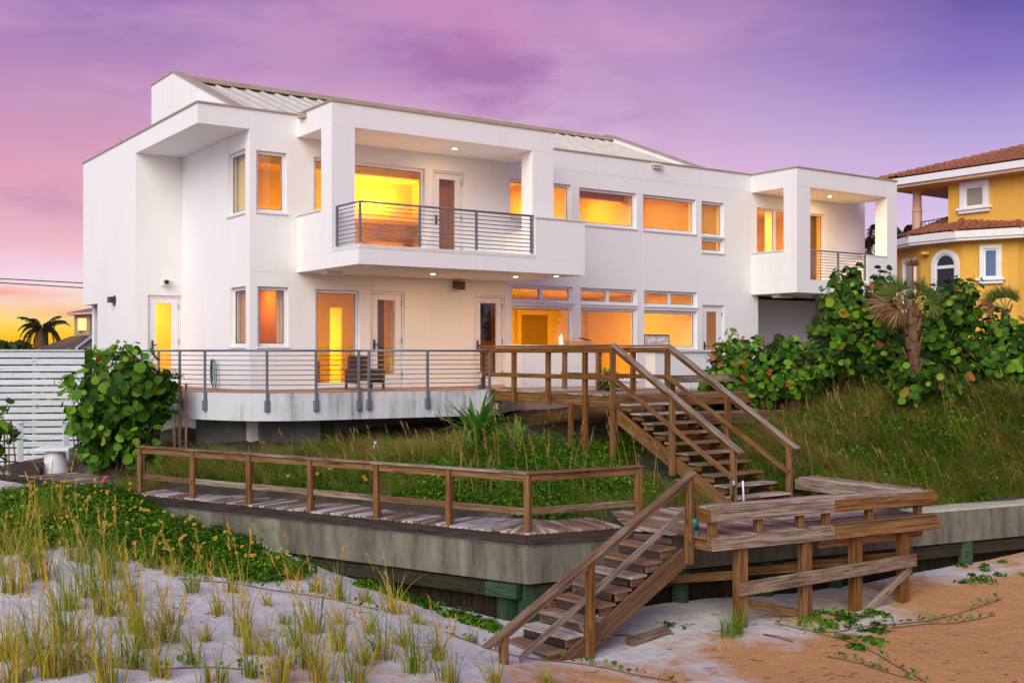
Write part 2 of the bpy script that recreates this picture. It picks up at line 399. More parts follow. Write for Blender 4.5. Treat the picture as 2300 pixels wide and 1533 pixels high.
M['oats'] = leafmat('sea_oat_grass', [(0,(.08,.17,.02)),(.30,(.22,.33,.03)),(.55,(.48,.41,.05)),(.75,(.62,.40,.08)),(1,(.56,.28,.06))], trans=.4, rough=.6)
M['lily'] = leafmat('lily_leaf', [(0,(.06,.18,.02)),(.7,(.13,.32,.035)),(1,(.28,.42,.06))], attr=False, trans=.35, rough=.35)
M['vine'] = leafmat('vine_leaf', [(0,(.05,.15,.02)),(.7,(.09,.24,.03)),(1,(.16,.30,.05))], attr=False, trans=.3, rough=.35)
M['fan_green'] = leafmat('green_palm_leaf', [(0,(.04,.10,.012)),(.6,(.075,.155,.02)),(1,(.22,.18,.06))], trans=.3)
M['fan_brown'] = leafmat('dry_palm_leaf', [(0,(.12,.06,.025)),(.6,(.22,.115,.05)),(1,(.36,.23,.12))], trans=.3, rough=.7)
M['frond'] = leafmat('far_palm_frond', [(0,(.03,.04,.015)),(1,(.10,.08,.03))], trans=.3)
M['far_leaf'] = leafmat('far_tree_leaf', [(0,(.03,.045,.015)),(1,(.10,.10,.03))], trans=.3)
# concrete sea wall: streaked, stained grey
m, t_, b, o = mat_new('seawall_concrete'); g = G(t_)
b.inputs['Roughness'].default_value = .92; b.inputs['Specular IOR Level'].default_value = .2
st = g.noise(g.coord('Object', (1.9, 1.9, .4)), 1.3, 7, .7, .3); bl = g.noise(g.coord('Object'), 1.1, 6, .65, .5)
c = g.ramp(st, [(.30, (.065,.062,.046)), (.5, (.155,.145,.108)), (.70, (.24,.225,.175))])
c = g.mix(g.ramp(bl, [(.58, (0,0,0)), (.70, (.8,.8,.8))]), c, (.27,.27,.17))
c = g.mix(g.ramp(g.noise(g.coord('Object', (2.4,2.4,.45)), 1.6, 6, .65), [(.55, (0,0,0)), (.70, (.75,.75,.75))]), c, (.05,.048,.038))
g.l(c, b.inputs['Base Color']); g.bump(g.noise(g.coord('Object'), 22, 6, .7), .5, .02, b); M['concrete'] = m
M['concrete_edge'] = plain('pale_concrete_edge', (.47,.46,.36), .9, var=.2, vscale=5)
# beach sand: pale quartz sand with broad drifts of orange crushed shell
m, t_, b, o = mat_new('beach_sand'); g = G(t_)
b.inputs['Roughness'].default_value = .95; b.inputs['Specular IOR Level'].default_value = .15
P = g.world()
sp = g.n('ShaderNodeSeparateXYZ'); g.l(P, sp.inputs[0])
grain = g.noise(P, 55, 4, .8); mid = g.noise(P, 3.2, 6, .65); big = g.noise(P, .55, 5, .55, .6)
white = g.ramp(mid, [(.3, (.66,.62,.59)), (.7, (.86,.82,.79))])
shell = g.ramp(g.noise(P, 30, 6, .85), [(.28, (.26,.11,.035)), (.48, (.60,.27,.075)), (.64, (.78,.42,.15)), (.78, (.88,.68,.44))])
mx = g.n('ShaderNodeMath', operation='MULTIPLY_ADD'); g.l(sp.outputs[0], mx.inputs[0]); mx.inputs[1].default_value = .085; mx.inputs[2].default_value = -.20
my = g.n('ShaderNodeMath', operation='MULTIPLY_ADD'); g.l(sp.outputs[1], my.inputs[0]); my.inputs[1].default_value = -.085; my.inputs[2].default_value = 1.45
s1 = g.n('ShaderNodeMath', operation='ADD'); g.l(mx.outputs[0], s1.inputs[0]); g.l(my.outputs[0], s1.inputs[1])
s2 = g.n('ShaderNodeMath', operation='MULTIPLY_ADD'); g.l(big, s2.inputs[0]); s2.inputs[1].default_value = 1.1; g.l(s1.outputs[0], s2.inputs[2])
s3 = g.n('ShaderNodeMath', operation='MULTIPLY_ADD'); g.l(mid, s3.inputs[0]); s3.inputs[1].default_value = .45; g.l(s2.outputs[0], s3.inputs[2])
fac = g.ramp(s3.outputs[0], [(.80, (0,0,0)), (1.0, (.95,.95,.95))])
col = g.mix(fac, white, shell)
col = g.mix(g.ramp(g.noise(P, 16, 5, .8), [(.64, (0,0,0)), (.72, (.7,.7,.7))]), col, (.11,.075,.06))
col = g.mix(g.ramp(grain, [(.35, (.30,.30,.30)), (.55, (0,0,0))]), col, (.22,.17,.14))
g.l(col, b.inputs['Base Color'])
hsum = g.n('ShaderNodeMath', operation='MULTIPLY_ADD'); g.l(mid, hsum.inputs[0]); hsum.inputs[1].default_value = 4.0; g.l(grain, hsum.inputs[2])
g.bump(hsum.outputs[0], .8, .028, b); M['sand'] = m
# dune soil: sandy with dead litter
m, t_, b, o = mat_new('dune_soil'); g = G(t_)
b.inputs['Roughness'].default_value = .95
P = g.world(); n = g.noise(P, 2.2, 6, .7)
g.l(g.ramp(n, [(.35, (.035,.04,.015)), (.55, (.085,.07,.035)), (.72, (.17,.13,.085))]), b.inputs['Base Color'])
g.bump(g.noise(P, 14, 5, .7), .7, .06, b); M['soil'] = m
# framed seascape print
m, t_, b, o = mat_new('seascape_print'); g = G(t_)
v = g.coord('Generated'); sp = g.n('ShaderNodeSeparateXYZ'); g.l(v, sp.inputs[0])
n = g.noise(v, 3.5, 5, .6)
c = g.mix(g.ramp(n, [(.45, (0,0,0)), (.6, (1,1,1))]), (.32,.50,.62), (.85,.85,.82))
g.l(g.mix(g.ramp(sp.outputs[2], [(.28, (1,1,1)), (.36, (0,0,0))]), c, (.45,.50,.30)), b.inputs['Base Color']); M['print'] = m
# ------------------------------------------------------------------ ground
WC = Vector((.25, 17.54, 0)); WDL = Vector((-.8434, .5373, 0)).normalized(); WDR = Vector((10.0, 4.66, 0)).normalized()
def ywall(x):
    x = np.asarray(x, float)
    return np.where(x < WC.x, WC.y + (x-WC.x)*WDL.y/WDL.x, WC.y + (x-WC.x)*WDR.y/WDR.x)
class TPS:
    def __init__(s, pts, lam=.02):
        p = np.array(pts, float); s.xy = p[:, :2]; n = len(p)
        d = np.linalg.norm(s.xy[:,None]-s.xy[None], axis=2); K = np.where(d > 1e-9, d*d*np.log(d+1e-12), 0)
        A = np.zeros((n+3, n+3)); A[:n,:n] = K + lam*np.eye(n); A[:n,n] = 1; A[:n,n+1:] = s.xy; A[n,:n] = 1; A[n+1:,:n] = s.xy.T
        s.w = np.linalg.solve(A, np.concatenate([p[:,2], np.zeros(3)]))
    def __call__(s, x, y):
        q = np.stack([np.ravel(x), np.ravel(y)], 1); out = np.empty(len(q))
        for i in range(0, len(q), 20000):
            c = q[i:i+20000]; d = np.linalg.norm(c[:,None]-s.xy[None], axis=2); K = np.where(d > 1e-9, d*d*np.log(d+1e-12), 0)
            out[i:i+20000] = K @ s.w[:-3] + s.w[-3] + c @ s.w[-2:]
        return out.reshape(np.shape(x))
def lumps(x, y, amp, seed=0, sc=1.0):
    o = 0
    for k, (f, a) in enumerate(((.55, 1), (1.3, .45), (2.9, .2))):
        o = o + a*np.sin(x*f*sc*1.7+seed+k*2.1+1.3*np.sin(y*f*sc+seed))*np.cos(y*f*sc*1.5-seed*.7+k+.9*np.sin(x*f*sc*.8))
    return o*amp
sea_ctrl = []
for u, v, z in [(0,1533,1.02),(300,1533,.95),(600,1533,.85),(900,1533,.66),(1150,1533,.40),(1300,1533,.20),(1600,1533,.13),(2000,1533,.10),(2300,1533,.08),
                (0,1300,1.1),(300,1310,1.0),(600,1320,.82),(800,1345,.68),(980,1410,.50),(1110,1478,.38),(1240,1470,.20),(1450,1420,.16),(1700,1440,.14),(2000,1420,.14),(2300,1400,.16),
                (0,1180,1.5),(120,1110,1.62),(300,1125,1.55),(400,1195,1.30),(520,1262,1.0),(640,1292,.82),(740,1305,.66),(860,1330,.52),(1000,1375,.34),(1100,1400,.22),
                (1300,1390,.18),(1500,1340,.26),(1800,1330,.20),(2050,1310,.26),(2300,1262,.42),(2200,1300,.30)]:
    d = (EYE-z)*F/(v-HV); sea_ctrl.append(((u-CX)/F*d, d, z))
for u, v in ((345,1150),(430,1182),(520,1206),(600,1229),(650,1246),(700,1268),(780,1300),(900,1340)):
    k_ = (u-CX)/F; d = (WC.y-WC.x*WDL.y/WDL.x)/(1-k_*WDL.y/WDL.x)-.15; sea_ctrl.append((k_*d, d, EYE-(v-HV)/F*d))
sea_ctrl += [(-14, 26, 1.7), (-16, 18, 1.3), (-10, 8, 1.0), (0, 8, .4), (8, 8, .0), (16, 14, .1), (20, 24, .5), (0, 2, .1)]
zs_f = TPS(sea_ctrl)
land_ctrl = [at(u, d, z)[:] for u, d, z in [(318,22.7,1.5),(700,20.4,1.45),(1185,17.8,1.35),(1500,18.7,1.35),(1800,20.3,1.36),(2100,21.62,1.36),(2300,22.65,1.38),(2100,22.3,1.52),(2300,23.3,1.6),(2500,23.7,1.4),(2500,24.6,1.75),
    (60,26.5,1.5),(200,25.5,1.5),(0,30,1.6),(330,26.5,2.2),(450,24.6,2.0),(560,24.4,2.12),(700,24.6,2.2),(900,25.0,2.25),(1080,25.6,2.4),(1250,24.6,2.25),(1400,23.0,2.05),(1500,24.5,2.4),
    (600,22.6,1.85),(800,21.6,1.9),(1000,20.8,1.92),(1200,20.2,1.85),(1400,20.3,1.7),(1560,21.0,1.7),(1650,22.0,2.0),
    (1750,23.0,2.25),(1720,25.5,2.75),(1850,24.5,2.7),(1900,22.3,1.9),(2000,27,3.4),(2050,25,2.95),(2200,26,3.35),(2300,25,3.25),(2000,23.5,2.35),(2200,23.9,2.3),(2300,24.5,2.55),
    (1850,29,3.4),(2200,31,3.8),(1900,35,3.6),(2300,38,4.2),(560,30,2.6),(900,34,2.9),(1500,40,3.0),(400,45,2.3),(1150,55,2.6),(2000,55,3.4),(0,45,2.0),(-300,40,1.8),(2700,40,4.0),(2700,28,3.4)]]
zl_f = TPS(land_ctrl)
def zland(x, y): return zl_f(x, y) + lumps(x, y, .045, 2.0, 1.6)
def zsea(x, y): return zs_f(x, y) + lumps(x, y, .025, .7, 1.4)
def zl1(x, y): return float(zland(np.array([x]), np.array([y]))[0])
def zs1(x, y): return float(zsea(np.array([x]), np.array([y]))[0])
def grid(name, X, Y, Z, mat):
    n, m_ = X.shape; v = np.stack([X.ravel(), Y.ravel(), Z.ravel()], 1); i = np.arange((n-1)*m_).reshape(n-1, m_)[:, :-1].ravel()
    me = np_mesh(name, v, np.stack([i, i+m_, i+m_+1, i+1], 1)); return set_props(link(name, me, mat), kind='structure')
xs = np.linspace(-17, 26, 260)
tt = np.concatenate([np.linspace(.12, 12, 110), np.linspace(12.4, 42, 40)])
X, T_ = np.meshgrid(xs, tt, indexing='ij'); Y = ywall(X) + T_; grid('dune_ground', X, Y, zland(X, Y), M['soil'])
tt = np.concatenate([np.linspace(-.10, 9, 130), np.linspace(9.2, 18, 40)])
X, T_ = np.meshgrid(xs, tt, indexing='ij'); Y = ywall(X) - T_; grid('beach_sand', X, Y, zsea(X, Y) - np.clip(T_-12, 0, 9)*.12, M['sand'])
# wide sheets out to the horizon: beach below, low land behind
sheet = MB().add([(-2500,-1500,-1.2),(2500,-1500,-1.2),(2500,4000,-1.2),(-2500,4000,-1.2)], [(0,1,2,3)]).build('ground', M['sand']); set_props(sheet, kind='structure')
lnd = MB().add([(-1500,46,1.9),(-17,40,1.9),(-6,47,1.9),(12,52,2.2),(26,52,2.4),(1500,52,2.4),(1500,3500,2.0),(-1500,3500,2.0)], [tuple(range(8))]).build('land', M['soil'], fix=False); set_props(lnd, kind='structure')

# ------------------------------------------------------------------ sea wall: concrete cap, treated piles, timber sheeting
def wall_run(p, d, l0, l1, th_, z0, z1, mb):
    n = Vector((-d.y, d.x, 0)); n = n if n.y > 0 else -n
    q = [p+d*l0, p+d*l1, p+d*l1+n*th_, p+d*l0+n*th_]; mb.prism([(a.x, a.y) for a in q], z0, z1)
sw = empty('sea_wall', (WC.x, WC.y, .2), 0, 'stained grey concrete sea wall cap on green piles below the boardwalk', 'sea wall')
nL = Vector((-WDL.y, WDL.x, 0)); nL = nL if nL.y > 0 else -nL; nR = Vector((-WDR.y, WDR.x, 0))
bis = (nL+nR).normalized(); inner = WC + bis*(.55/bis.dot(nR))
for d, n, l in ((WDL, nL, 13.0), (WDR, nR, 26.0)):
    e = WC+d*l; poly = [(WC.x,WC.y),(e.x,e.y),((e+n*.55).x,(e+n*.55).y),(inner.x,inner.y)]
    MB(sw.location).prism(poly, .82, 1.455).build('concrete_cap', M['concrete'], sw, bevel=.012)
    e2_ = WC+d*(l-.01)
    poly = [(WC.x-bis.x*.004,WC.y-bis.y*.004),(e2_.x-n.x*.004,e2_.y-n.y*.004),((e2_+n*.5).x,(e2_+n*.5).y),(inner.x,inner.y)]
    MB(sw.location).prism(poly, 1.432 if d is WDL else 1.436, 1.472 if d is WDL else 1.478).build('cap_edge', M['concrete_edge'], sw)
    beam('wale', WC+d*.2+n*.16+Vector((0,0,.66)), WC+d*(l-.4)+n*.16+Vector((0,0,.66)), .14, .24, M['wale'], sw)
# upright sheeting boards behind the piles
k = 0
for d, n, l in ((WDR, nR, 14.0), (WDL, nL, 6.0)):
    s = .3
    while s < l:
        w_ = .22
        p = WC + d*s + n*(.34+random.uniform(-.008,.008)); beam('sheet_board', p+Vector((0,0,-.5)), p+Vector((0,0,.81)), w_-.012, .06, M['sheet'], sw, up=n); s += w_
def pile(p, r, ztop, zbot, square=False):
    if square: return beam('pile', (p.x,p.y,zbot), (p.x,p.y,ztop), r*2, r*2, M['pile'], sw, c=.015)
    mb = MB(sw.location); mb.lathe([(r*1.03,0),(r,.3),(r*.97,ztop-zbot)], (p.x,p.y,zbot), 14); return mb.build('pile', M['pile'], sw, smooth=True)
pile(WC + bis*.30, .14, .815, -.3, True)
for s in (2.95, 4.75, 6.3, 8.0, 9.55, 11.6, 13.2): pile(WC+WDR*s+nR*.13, .15, .815, -.3)
for s in (.52, 3.0): pile(WC+WDL*s+nL*.2, .12, .815, -.3, True)
beam('wale_block', WC+WDL*.18+nL*.02+Vector((0,0,.69)), WC+WDL*.78+nL*.02+Vector((0,0,.69)), .16, .22, M['pile'], sw)
# ------------------------------------------------------------------ the white house (local frame: a along the front, b into the house)
ZB = 2.5
house = empty('beach_house', (H0.x, H0.y, ZB), TH, 'large white two-storey modern beach house with glowing orange windows', 'house')
OFF = (0, 0, ZB)
def HB(): return MB(OFF)
mpf = lambda s, d, z: (s, d, z)                       # front wall plane b=0
def mpb(b0): return lambda s, d, z: (s, b0+d, z)
def mpa(a0): return lambda s, d, z: (a0+d, s, z)       # walls facing -a
def wall_mesh(mp, s0, s1, z0, z1, holes, t, voids=()):
    ss_ = sorted({s0, s1, *[h[0] for h in holes], *[h[1] for h in holes], *[v for q in voids for v in q[:2]]}); ss_ = [s for s in ss_ if s0 <= s <= s1]
    zz = sorted({z0, z1, *[h[2] for h in holes], *[h[3] for h in holes], *[v for q in voids for v in q[2:]]}); zz = [z for z in zz if z0 <= z <= z1]
    H_ = list(holes)+list(voids)
    def solid(i, j):
        if not (0 <= i < len(ss_)-1 and 0 <= j < len(zz)-1): return False
        cs, cz = (ss_[i]+ss_[i+1])/2, (zz[j]+zz[j+1])/2
        return not any(h[0] < cs < h[1] and h[2] < cz < h[3] for h in H_)
    idx = {}; vs = []; fs = []
    def V_(i, j, d):
        if (i,j,d) not in idx: idx[(i,j,d)] = len(vs); vs.append(mp(ss_[i], t if d else 0.0, zz[j]))
        return idx[(i,j,d)]
    for i in range(len(ss_)-1):
        for j in range(len(zz)-1):
            if not solid(i,j): continue
            fs.append([V_(i,j,0),V_(i+1,j,0),V_(i+1,j+1,0),V_(i,j+1,0)]); fs.append([V_(i,j,1),V_(i,j+1,1),V_(i+1,j+1,1),V_(i+1,j,1)])
            for (di,dj,p,q) in ((-1,0,(0,0),(0,1)),(1,0,(1,1),(1,0)),(0,-1,(1,0),(0,0)),(0,1,(0,1),(1,1))):
                if not solid(i+di,j+dj): fs.append([V_(i+p[0],j+p[1],0),V_(i+q[0],j+q[1],0),V_(i+q[0],j+q[1],1),V_(i+p[0],j+p[1],1)])
    return HB().add(vs, fs)
def window(mp, s0, s1, z0, z1, fr=.075, rec=.09, sill=True, mull=(), label=None, glass='glass'):
    g_ = .004; s0 += g_; s1 -= g_; z0 += g_; z1 -= g_
    mb = HB()
    mb.mbox(mp, s0, s0+fr, rec, rec+.08, z0, z1); mb.mbox(mp, s1-fr, s1, rec, rec+.08, z0, z1)
    mb.mbox(mp, s0+fr, s1-fr, rec, rec+.08, z0, z0+fr); mb.mbox(mp, s0+fr, s1-fr, rec, rec+.08, z1-fr, z1)
    for c in mull: mb.mbox(mp, c-.06, c+.06, rec-.004, rec+.08, z0+fr, z1-fr)
    w = mb.build('window', M['frame'], house)
    edges = [s0+fr] + [x for c in mull for x in (c-.06, c+.06)] + [s1-fr]
    for i in range(0, len(edges), 2):
        HB().mbox(mp, edges[i]-.01, edges[i+1]+.01, rec+.035, rec+.045, z0+fr-.01, z1-fr+.01).build('pane', M[glass], w)
        gk = HB()                                                   # dark glazing gasket
        a0, a1 = edges[i], edges[i+1]; q = .014
        gk.mbox(mp, a0, a0+q, rec+.02, rec+.034, z0+fr, z1-fr); gk.mbox(mp, a1-q, a1, rec+.02, rec+.034, z0+fr, z1-fr)
        gk.mbox(mp, a0+q, a1-q, rec+.02, rec+.034, z0+fr, z0+fr+q); gk.mbox(mp, a0+q, a1-q, rec+.02, rec+.034, z1-fr-q, z1-fr)
        gk.build('gasket', M['handle'], w)
    if sill: HB().mbox(mp, s0-.03, s1+.03, -.035, rec-.002, z0-.05, z0-.002).build('sill', M['sill'], w, bevel=.006)
    return w
def door(mp, s0, s1, z0, z1, hinge=1, rec=.07, st=.17):
    g_ = .004; s0 += g_; s1 -= g_; z1 -= g_; z0 += g_; mb = HB(); f = .05
    mb.mbox(mp, s0, s0+f, rec-.02, rec+.1, z0, z1); mb.mbox(mp, s1-f, s1, rec-.02, rec+.1, z0, z1); mb.mbox(mp, s0+f, s1-f, rec-.02, rec+.1, z1-f, z1)
    d = mb.build('door', M['frame'], house)
    a0, a1, b0, b1 = s0+f+.012, s1-f-.012, z0+.01, z1-f-.012
    lf = HB(); lf.mbox(mp, a0, a0+st, rec, rec+.06, b0, b1); lf.mbox(mp, a1-st, a1, rec, rec+.06, b0, b1)
    lf.mbox(mp, a0+st, a1-st, rec, rec+.06, b1-st*.8, b1); lf.mbox(mp, a0+st, a1-st, rec, rec+.06, b0, b0+.30); lf.build('door_leaf', M['frame'], d)
    HB().mbox(mp, a0+st-.01, a1-st+.01, rec+.025, rec+.035, b0+.29, b1-st*.8+.01).build('pane', M['glass'], d)
    hs = a0+.07 if hinge > 0 else a1-.07
    HB().mbox(mp, hs-.02, hs+.02, rec-.035, rec-.001, z0+.95, z0+1.2).mbox(mp, hs-.015, hs+.13*hinge, rec-.05, rec-.036, z0+1.06, z0+1.085).build('handle', M['handle'], d)
    hx = a1 if hinge > 0 else a0
    for hz_ in (.25, 1.1, z1-z0-.35): HB().mbox(mp, hx-.014, hx+.03, rec-.03, rec-.001, z0+hz_, z0+hz_+.14).build('hinge', M['steel'], d)
    return d
def curtain(mp, s0, s1, z0, z1, d, mat, amp=.04, n=26, gather=0.0):
    vs, fs = [], []
    for i in range(n+1):
        s = s0+(s1-s0)*i/n; dd = d+amp*math.sin(i*1.7)
        for j, z in enumerate((z0, (z0+z1)/2, z1)): vs.append(mp(s0+(s-s0)*(1-gather*(.3 if j == 1 else 0)), dd, z))
    for i in range(n):
        for j in range(2): fs.append((i*3+j, i*3+3+j, i*3+4+j, i*3+1+j))
    return HB().add(vs, fs).build('curtain', mat, house, smooth=True, fix=False)

front = dict(
    corner_up=(.16,.92,7.79,9.23), big_up=(1.63,4.74,6.98,9.22), door_up=(4.97,5.94,6.86,9.22), up_c=(7.41,9.53,8.13,9.22), up_d=(9.82,11.98,8.13,9.18),
    up_e=(12.23,14.40,8.12,9.18), up_f=(14.65,15.62,8.10,9.17), up_g=(14.65,15.62,7.59,8.02), slide=(17.12,20.46,6.86,9.16),
    corner_dn=(.19,.97,4.62,6.04), big_dn=(1.67,2.86,3.67,6.02), door_a=(3.16,4.14,3.61,6.02), door_b=(6.26,7.25,3.61,6.02), door_c=(14.69,15.64,3.61,5.96),
    tr1=(7.47,9.59,5.88,6.33), lw1=(7.47,9.59,3.66,5.77), tr2=(9.87,12.0,5.88,6.33), lw2=(9.87,12.0,3.66,5.77), tr3=(12.28,14.46,5.87,6.33), lw3=(12.28,14.46,4.58,5.75))
wall_mesh(mpf, 0, 22.6, 2.4, 10.16, list(front.values()), .25, voids=[(17.18, 22.61, 2.39, 6.33)]).build('front_wall', M['stucco'], house)
for k, (a0, a1, z0, z1) in front.items():
    if k.startswith('door'): door(mpf, a0, a1, z0, z1)
    elif k.startswith('tr'): window(mpf, a0, a1, z0, z1, mull=((a0+a1)/2,), sill=True)
    elif k == 'slide': window(mpf, a0, a1, z0, z1, fr=.06, mull=(18.06, 19.72), sill=False)
    else: window(mpf, a0, a1, z0, z1)
# left side: upper return wall, recess, overhang
side_h = [(.28,1.40,7.79,9.30), (.24,1.24,4.62,6.05)]
wall_mesh(mpa(0), .252, 4.73, 2.4, 9.70, side_h, .25).build('side_wall', M['stucco'], house)
for s0, s1, z0, z1 in side_h: window(mpa(0), s0, s1, z0, z1)
rd = (-.93, -.02+.0, 3.61, 6.0)
wall_mesh(mpb(4.732), -1.24, .25, 2.4, 9.70, [(-.93,-.03,3.61,6.0)], .25).build('recess_wall', M['stucco'], house)
door(mpb(4.732), -.93, -.03, 3.61, 6.0)
wall_mesh(mpa(-1.24), 4.984, 10.06, 2.4, 10.16, [], .25, voids=[(8.46,10.07,2.39,5.9)]).build('left_wall', M['stucco'], house)
HB().box(-1.24,-.002,0,4.98,9.702,10.16).build('roof_overhang', M['stucco'], house)
HB().box(-.985,22.6,9.8,10.06,2.4,10.16).build('back_wall', M['stucco'], house)
HB().box(22.35,22.6,.252,9.8,2.4,10.16).build('right_wall', M['stucco'], house)
HB().box(17.4,22.33,1.9,2.1,2.4,6.33).build('recess_wall', M['stucco'], house)
HB().box(17.18,17.43,.252,1.88,2.4,6.33).build('recess_wall', M['stucco'], house)
HB().box(.0,22.34,.26,9.79,9.86,10.04).build('roof_slab', M['stucco'], house)
HB().box(.26,22.34,.26,9.79,6.40,6.74).build('floor_slab', M['found'], house)
HB().box(.26,17.1,.26,9.79,3.3,3.58).build('floor_slab', M['room_floor'], house)
# copings along every parapet
cp = HB(); c_ = .035
for (x0,x1,y0,y1) in ((-1.24-c_,1.19,-c_,.28),(7.47,16.87,-c_,.28),(-1.24-c_,-.95,.281,10.09),(1.19-c_,7.47+c_,-1.88-c_,-1.62),(1.19-c_,1.46,-1.619,-c_-.001),(7.21,7.47+c_,-1.619,-c_-.001),
                     (16.87-c_,21.83+c_,-1.86-c_,-1.6),(16.87-c_,17.13,-1.599,-c_-.001),(21.57,21.83+c_,-1.599,.28),(-.94,22.6,9.78,10.09),(21.84,22.63,-c_,.28)):
    cp.box(x0,x1,y0,y1,10.162,10.2)
cp.build('coping', M['coping'], house)
# hairline control joints in the stucco
for (a0,a1,z) in ((.01,1.18,6.385),(7.48,16.86,9.62),(15.7,16.86,6.36)): HB().box(a0,a1,-.004,.004,z,z+.012).build('control_joint', M['sill'], house)
for a_ in (12.12,): HB().box(a_,a_+.012,-.003,.003,6.5,9.6).build('control_joint', M['sill'], house)

# balcony on the front
b_ = HB(); b_.box(1.19,7.45,-3.2,-.001,6.402,6.74); b_.build('balcony_slab', M['stucco'], house)
HB().box(1.19,5.93,-3.2,-2.98,6.742,6.835).box(1.19,1.41,-2.978,-1.9,6.742,6.835).build('balcony_ledge', M['sill'], house, bevel=.008)
HB().box(5.932,7.45,-3.2,-3.0,6.742,7.72).box(7.25,7.45,-2.998,-.001,6.742,7.72).build('balcony_parapet', M['stucco'], house)
HB().box(5.92,7.48,-3.23,-2.97,7.722,7.755).box(7.22,7.48,-2.969,-.001,7.722,7.755).build('parapet_cap', M['sill'], house)
HB().box(1.19,1.39,-1.33,-.001,6.742,7.74).build('balcony_parapet', M['stucco'], house)
HB().box(1.16,1.42,-1.33,-.001,7.742,7.775).build('parapet_cap', M['sill'], house)
HB().box(1.19,1.77,-1.88,-1.332,6.742,9.63).build('column', M['stucco'], house)
HB().box(6.80,7.47,-1.88,-1.40,6.742,9.63).build('column', M['stucco'], house)
HB().box(1.19,7.47,-1.88,-.001,9.632,10.16).build('balcony_roof', M['stucco'], house)
# balcony at the right end
HB().box(16.87,21.83,-1.86,-.001,6.332,6.74).build('balcony_slab', M['stucco'], house)
HB().box(16.87,17.07,-1.33,-.001,6.742,7.64).build('balcony_parapet', M['stucco'], house); HB().box(16.84,17.10,-1.33,-.001,7.642,7.675).build('parapet_cap', M['sill'], house)
HB().box(16.87,17.49,-1.86,-1.332,6.742,9.60).build('column', M['stucco'], house)
HB().box(21.30,21.83,-1.86,-1.40,6.742,9.60).build('column', M['stucco'], house)
HB().box(20.30,21.298,-1.86,-1.66,6.742,7.62).box(21.63,21.83,-1.398,-.001,6.742,7.62).build('balcony_parapet', M['stucco'], house)
HB().box(20.28,21.297,-1.88,-1.64,7.622,7.655).box(21.6,21.85,-1.397,-.001,7.622,7.655).build('parapet_cap', M['sill'], house)
HB().box(16.87,21.83,-1.86,-.001,9.602,10.16).build('balcony_roof', M['stucco'], house)
def rail_run(pts, zt, zb, n, posts, pr=.022, br=.011):
    """horizontal-bar railing along local points; posts are (a, b) spots"""
    top = HB().tube([(p[0],p[1],zt) for p in pts], .026, 8).build('railing', M['rail'], house, smooth=True)
    for k in range(n):
        z = zb + (zt-zb)*k/n; HB().tube([(p[0],p[1],z) for p in pts], br, 5).build('bar', M['rail'], top, smooth=True)
    for p in posts: HB().box(p[0]-pr,p[0]+pr,p[1]-pr*1.3,p[1]+pr*1.3,p[2] if len(p) > 2 else zb-.05,zt).build('post', M['rail'], top)
    return top
rail_run([(1.26,-2.0),(1.26,-3.12),(5.93,-3.12)], 7.77, 6.92, 9, [(1.26,-2.0),(1.26,-3.12),(2.76,-3.12),(4.28,-3.12),(5.86,-3.12)])
rail_run([(17.50,-1.78),(20.30,-1.78)], 7.67, 6.86, 9, [(17.53,-1.78),(18.92,-1.78),(20.26,-1.78)])
# standing-seam shed roof behind the parapet
zr = lambda b: 10.06 + .375*(b-.7)
HB().add([(.55,.7,zr(.7)),(16.2,.7,zr(.7)),(16.2,6.3,zr(6.3)),(.55,6.3,zr(6.3)),(.55,.7,10.0),(16.2,.7,10.0),(16.2,6.3,10.0),(.55,6.3,10.0)],
         [(0,1,2,3),(7,6,5,4),(0,4,5,1),(1,5,6,2),(2,6,7,3),(3,7,4,0)]).build('metal_roof', M['metal_roof'], house)
mr = [o for o in house.children if o.name.startswith('metal_roof')][0]
a = .98
while a < 16.1:
    HB().add([(a-.022,.72,zr(.72)),(a+.022,.72,zr(.72)),(a+.022,6.28,zr(6.28)),(a-.022,6.28,zr(6.28)),(a-.022,.72,zr(.72)+.06),(a+.022,.72,zr(.72)+.06),(a+.022,6.28,zr(6.28)+.06),(a-.022,6.28,zr(6.28)+.06)],
             [(0,3,2,1),(4,5,6,7),(0,1,5,4),(1,2,6,5),(2,3,7,6),(3,0,4,7)]).build('seam', M['metal_roof'], mr); a += .45
HB().box(.56,16.19,6.02,6.32,zr(6.3)-.02,zr(6.3)+.10).build('ridge_cap', M['coping'], house)
def gable(a0, a1):
    pr = [(.9, 10.0), (.9, 10.24), (6.40, 12.37), (8.35, 12.37), (8.35, 10.0)]
    n = len(pr); vs = [(a0,b,z) for b,z in pr]+[(a1,b,z) for b,z in pr]
    HB().add(vs, [tuple(range(n)), tuple(range(2*n-1,n-1,-1))]+[(i,(i+1)%n,(i+1)%n+n,i+n) for i in range(n)]).build('gable_parapet', M['stucco'], house)
    q = [(.88,10.235),(6.40,12.375),(8.38,12.375)]
    vs = [(x,b,z+dz) for dz in (0,.045) for x in (a0-.03,a1+.03) for b,z in q]
    fs = [(0,1,4,3),(1,2,5,4),(6,9,10,7),(7,10,11,8),(0,3,9,6),(2,8,11,5),(0,6,7,1),(1,7,8,2),(3,4,10,9),(4,5,11,10)]
    HB().add(vs, fs).build('gable_coping', M['coping'], house)
gable(.28, .54); gable(16.21, 16.5)
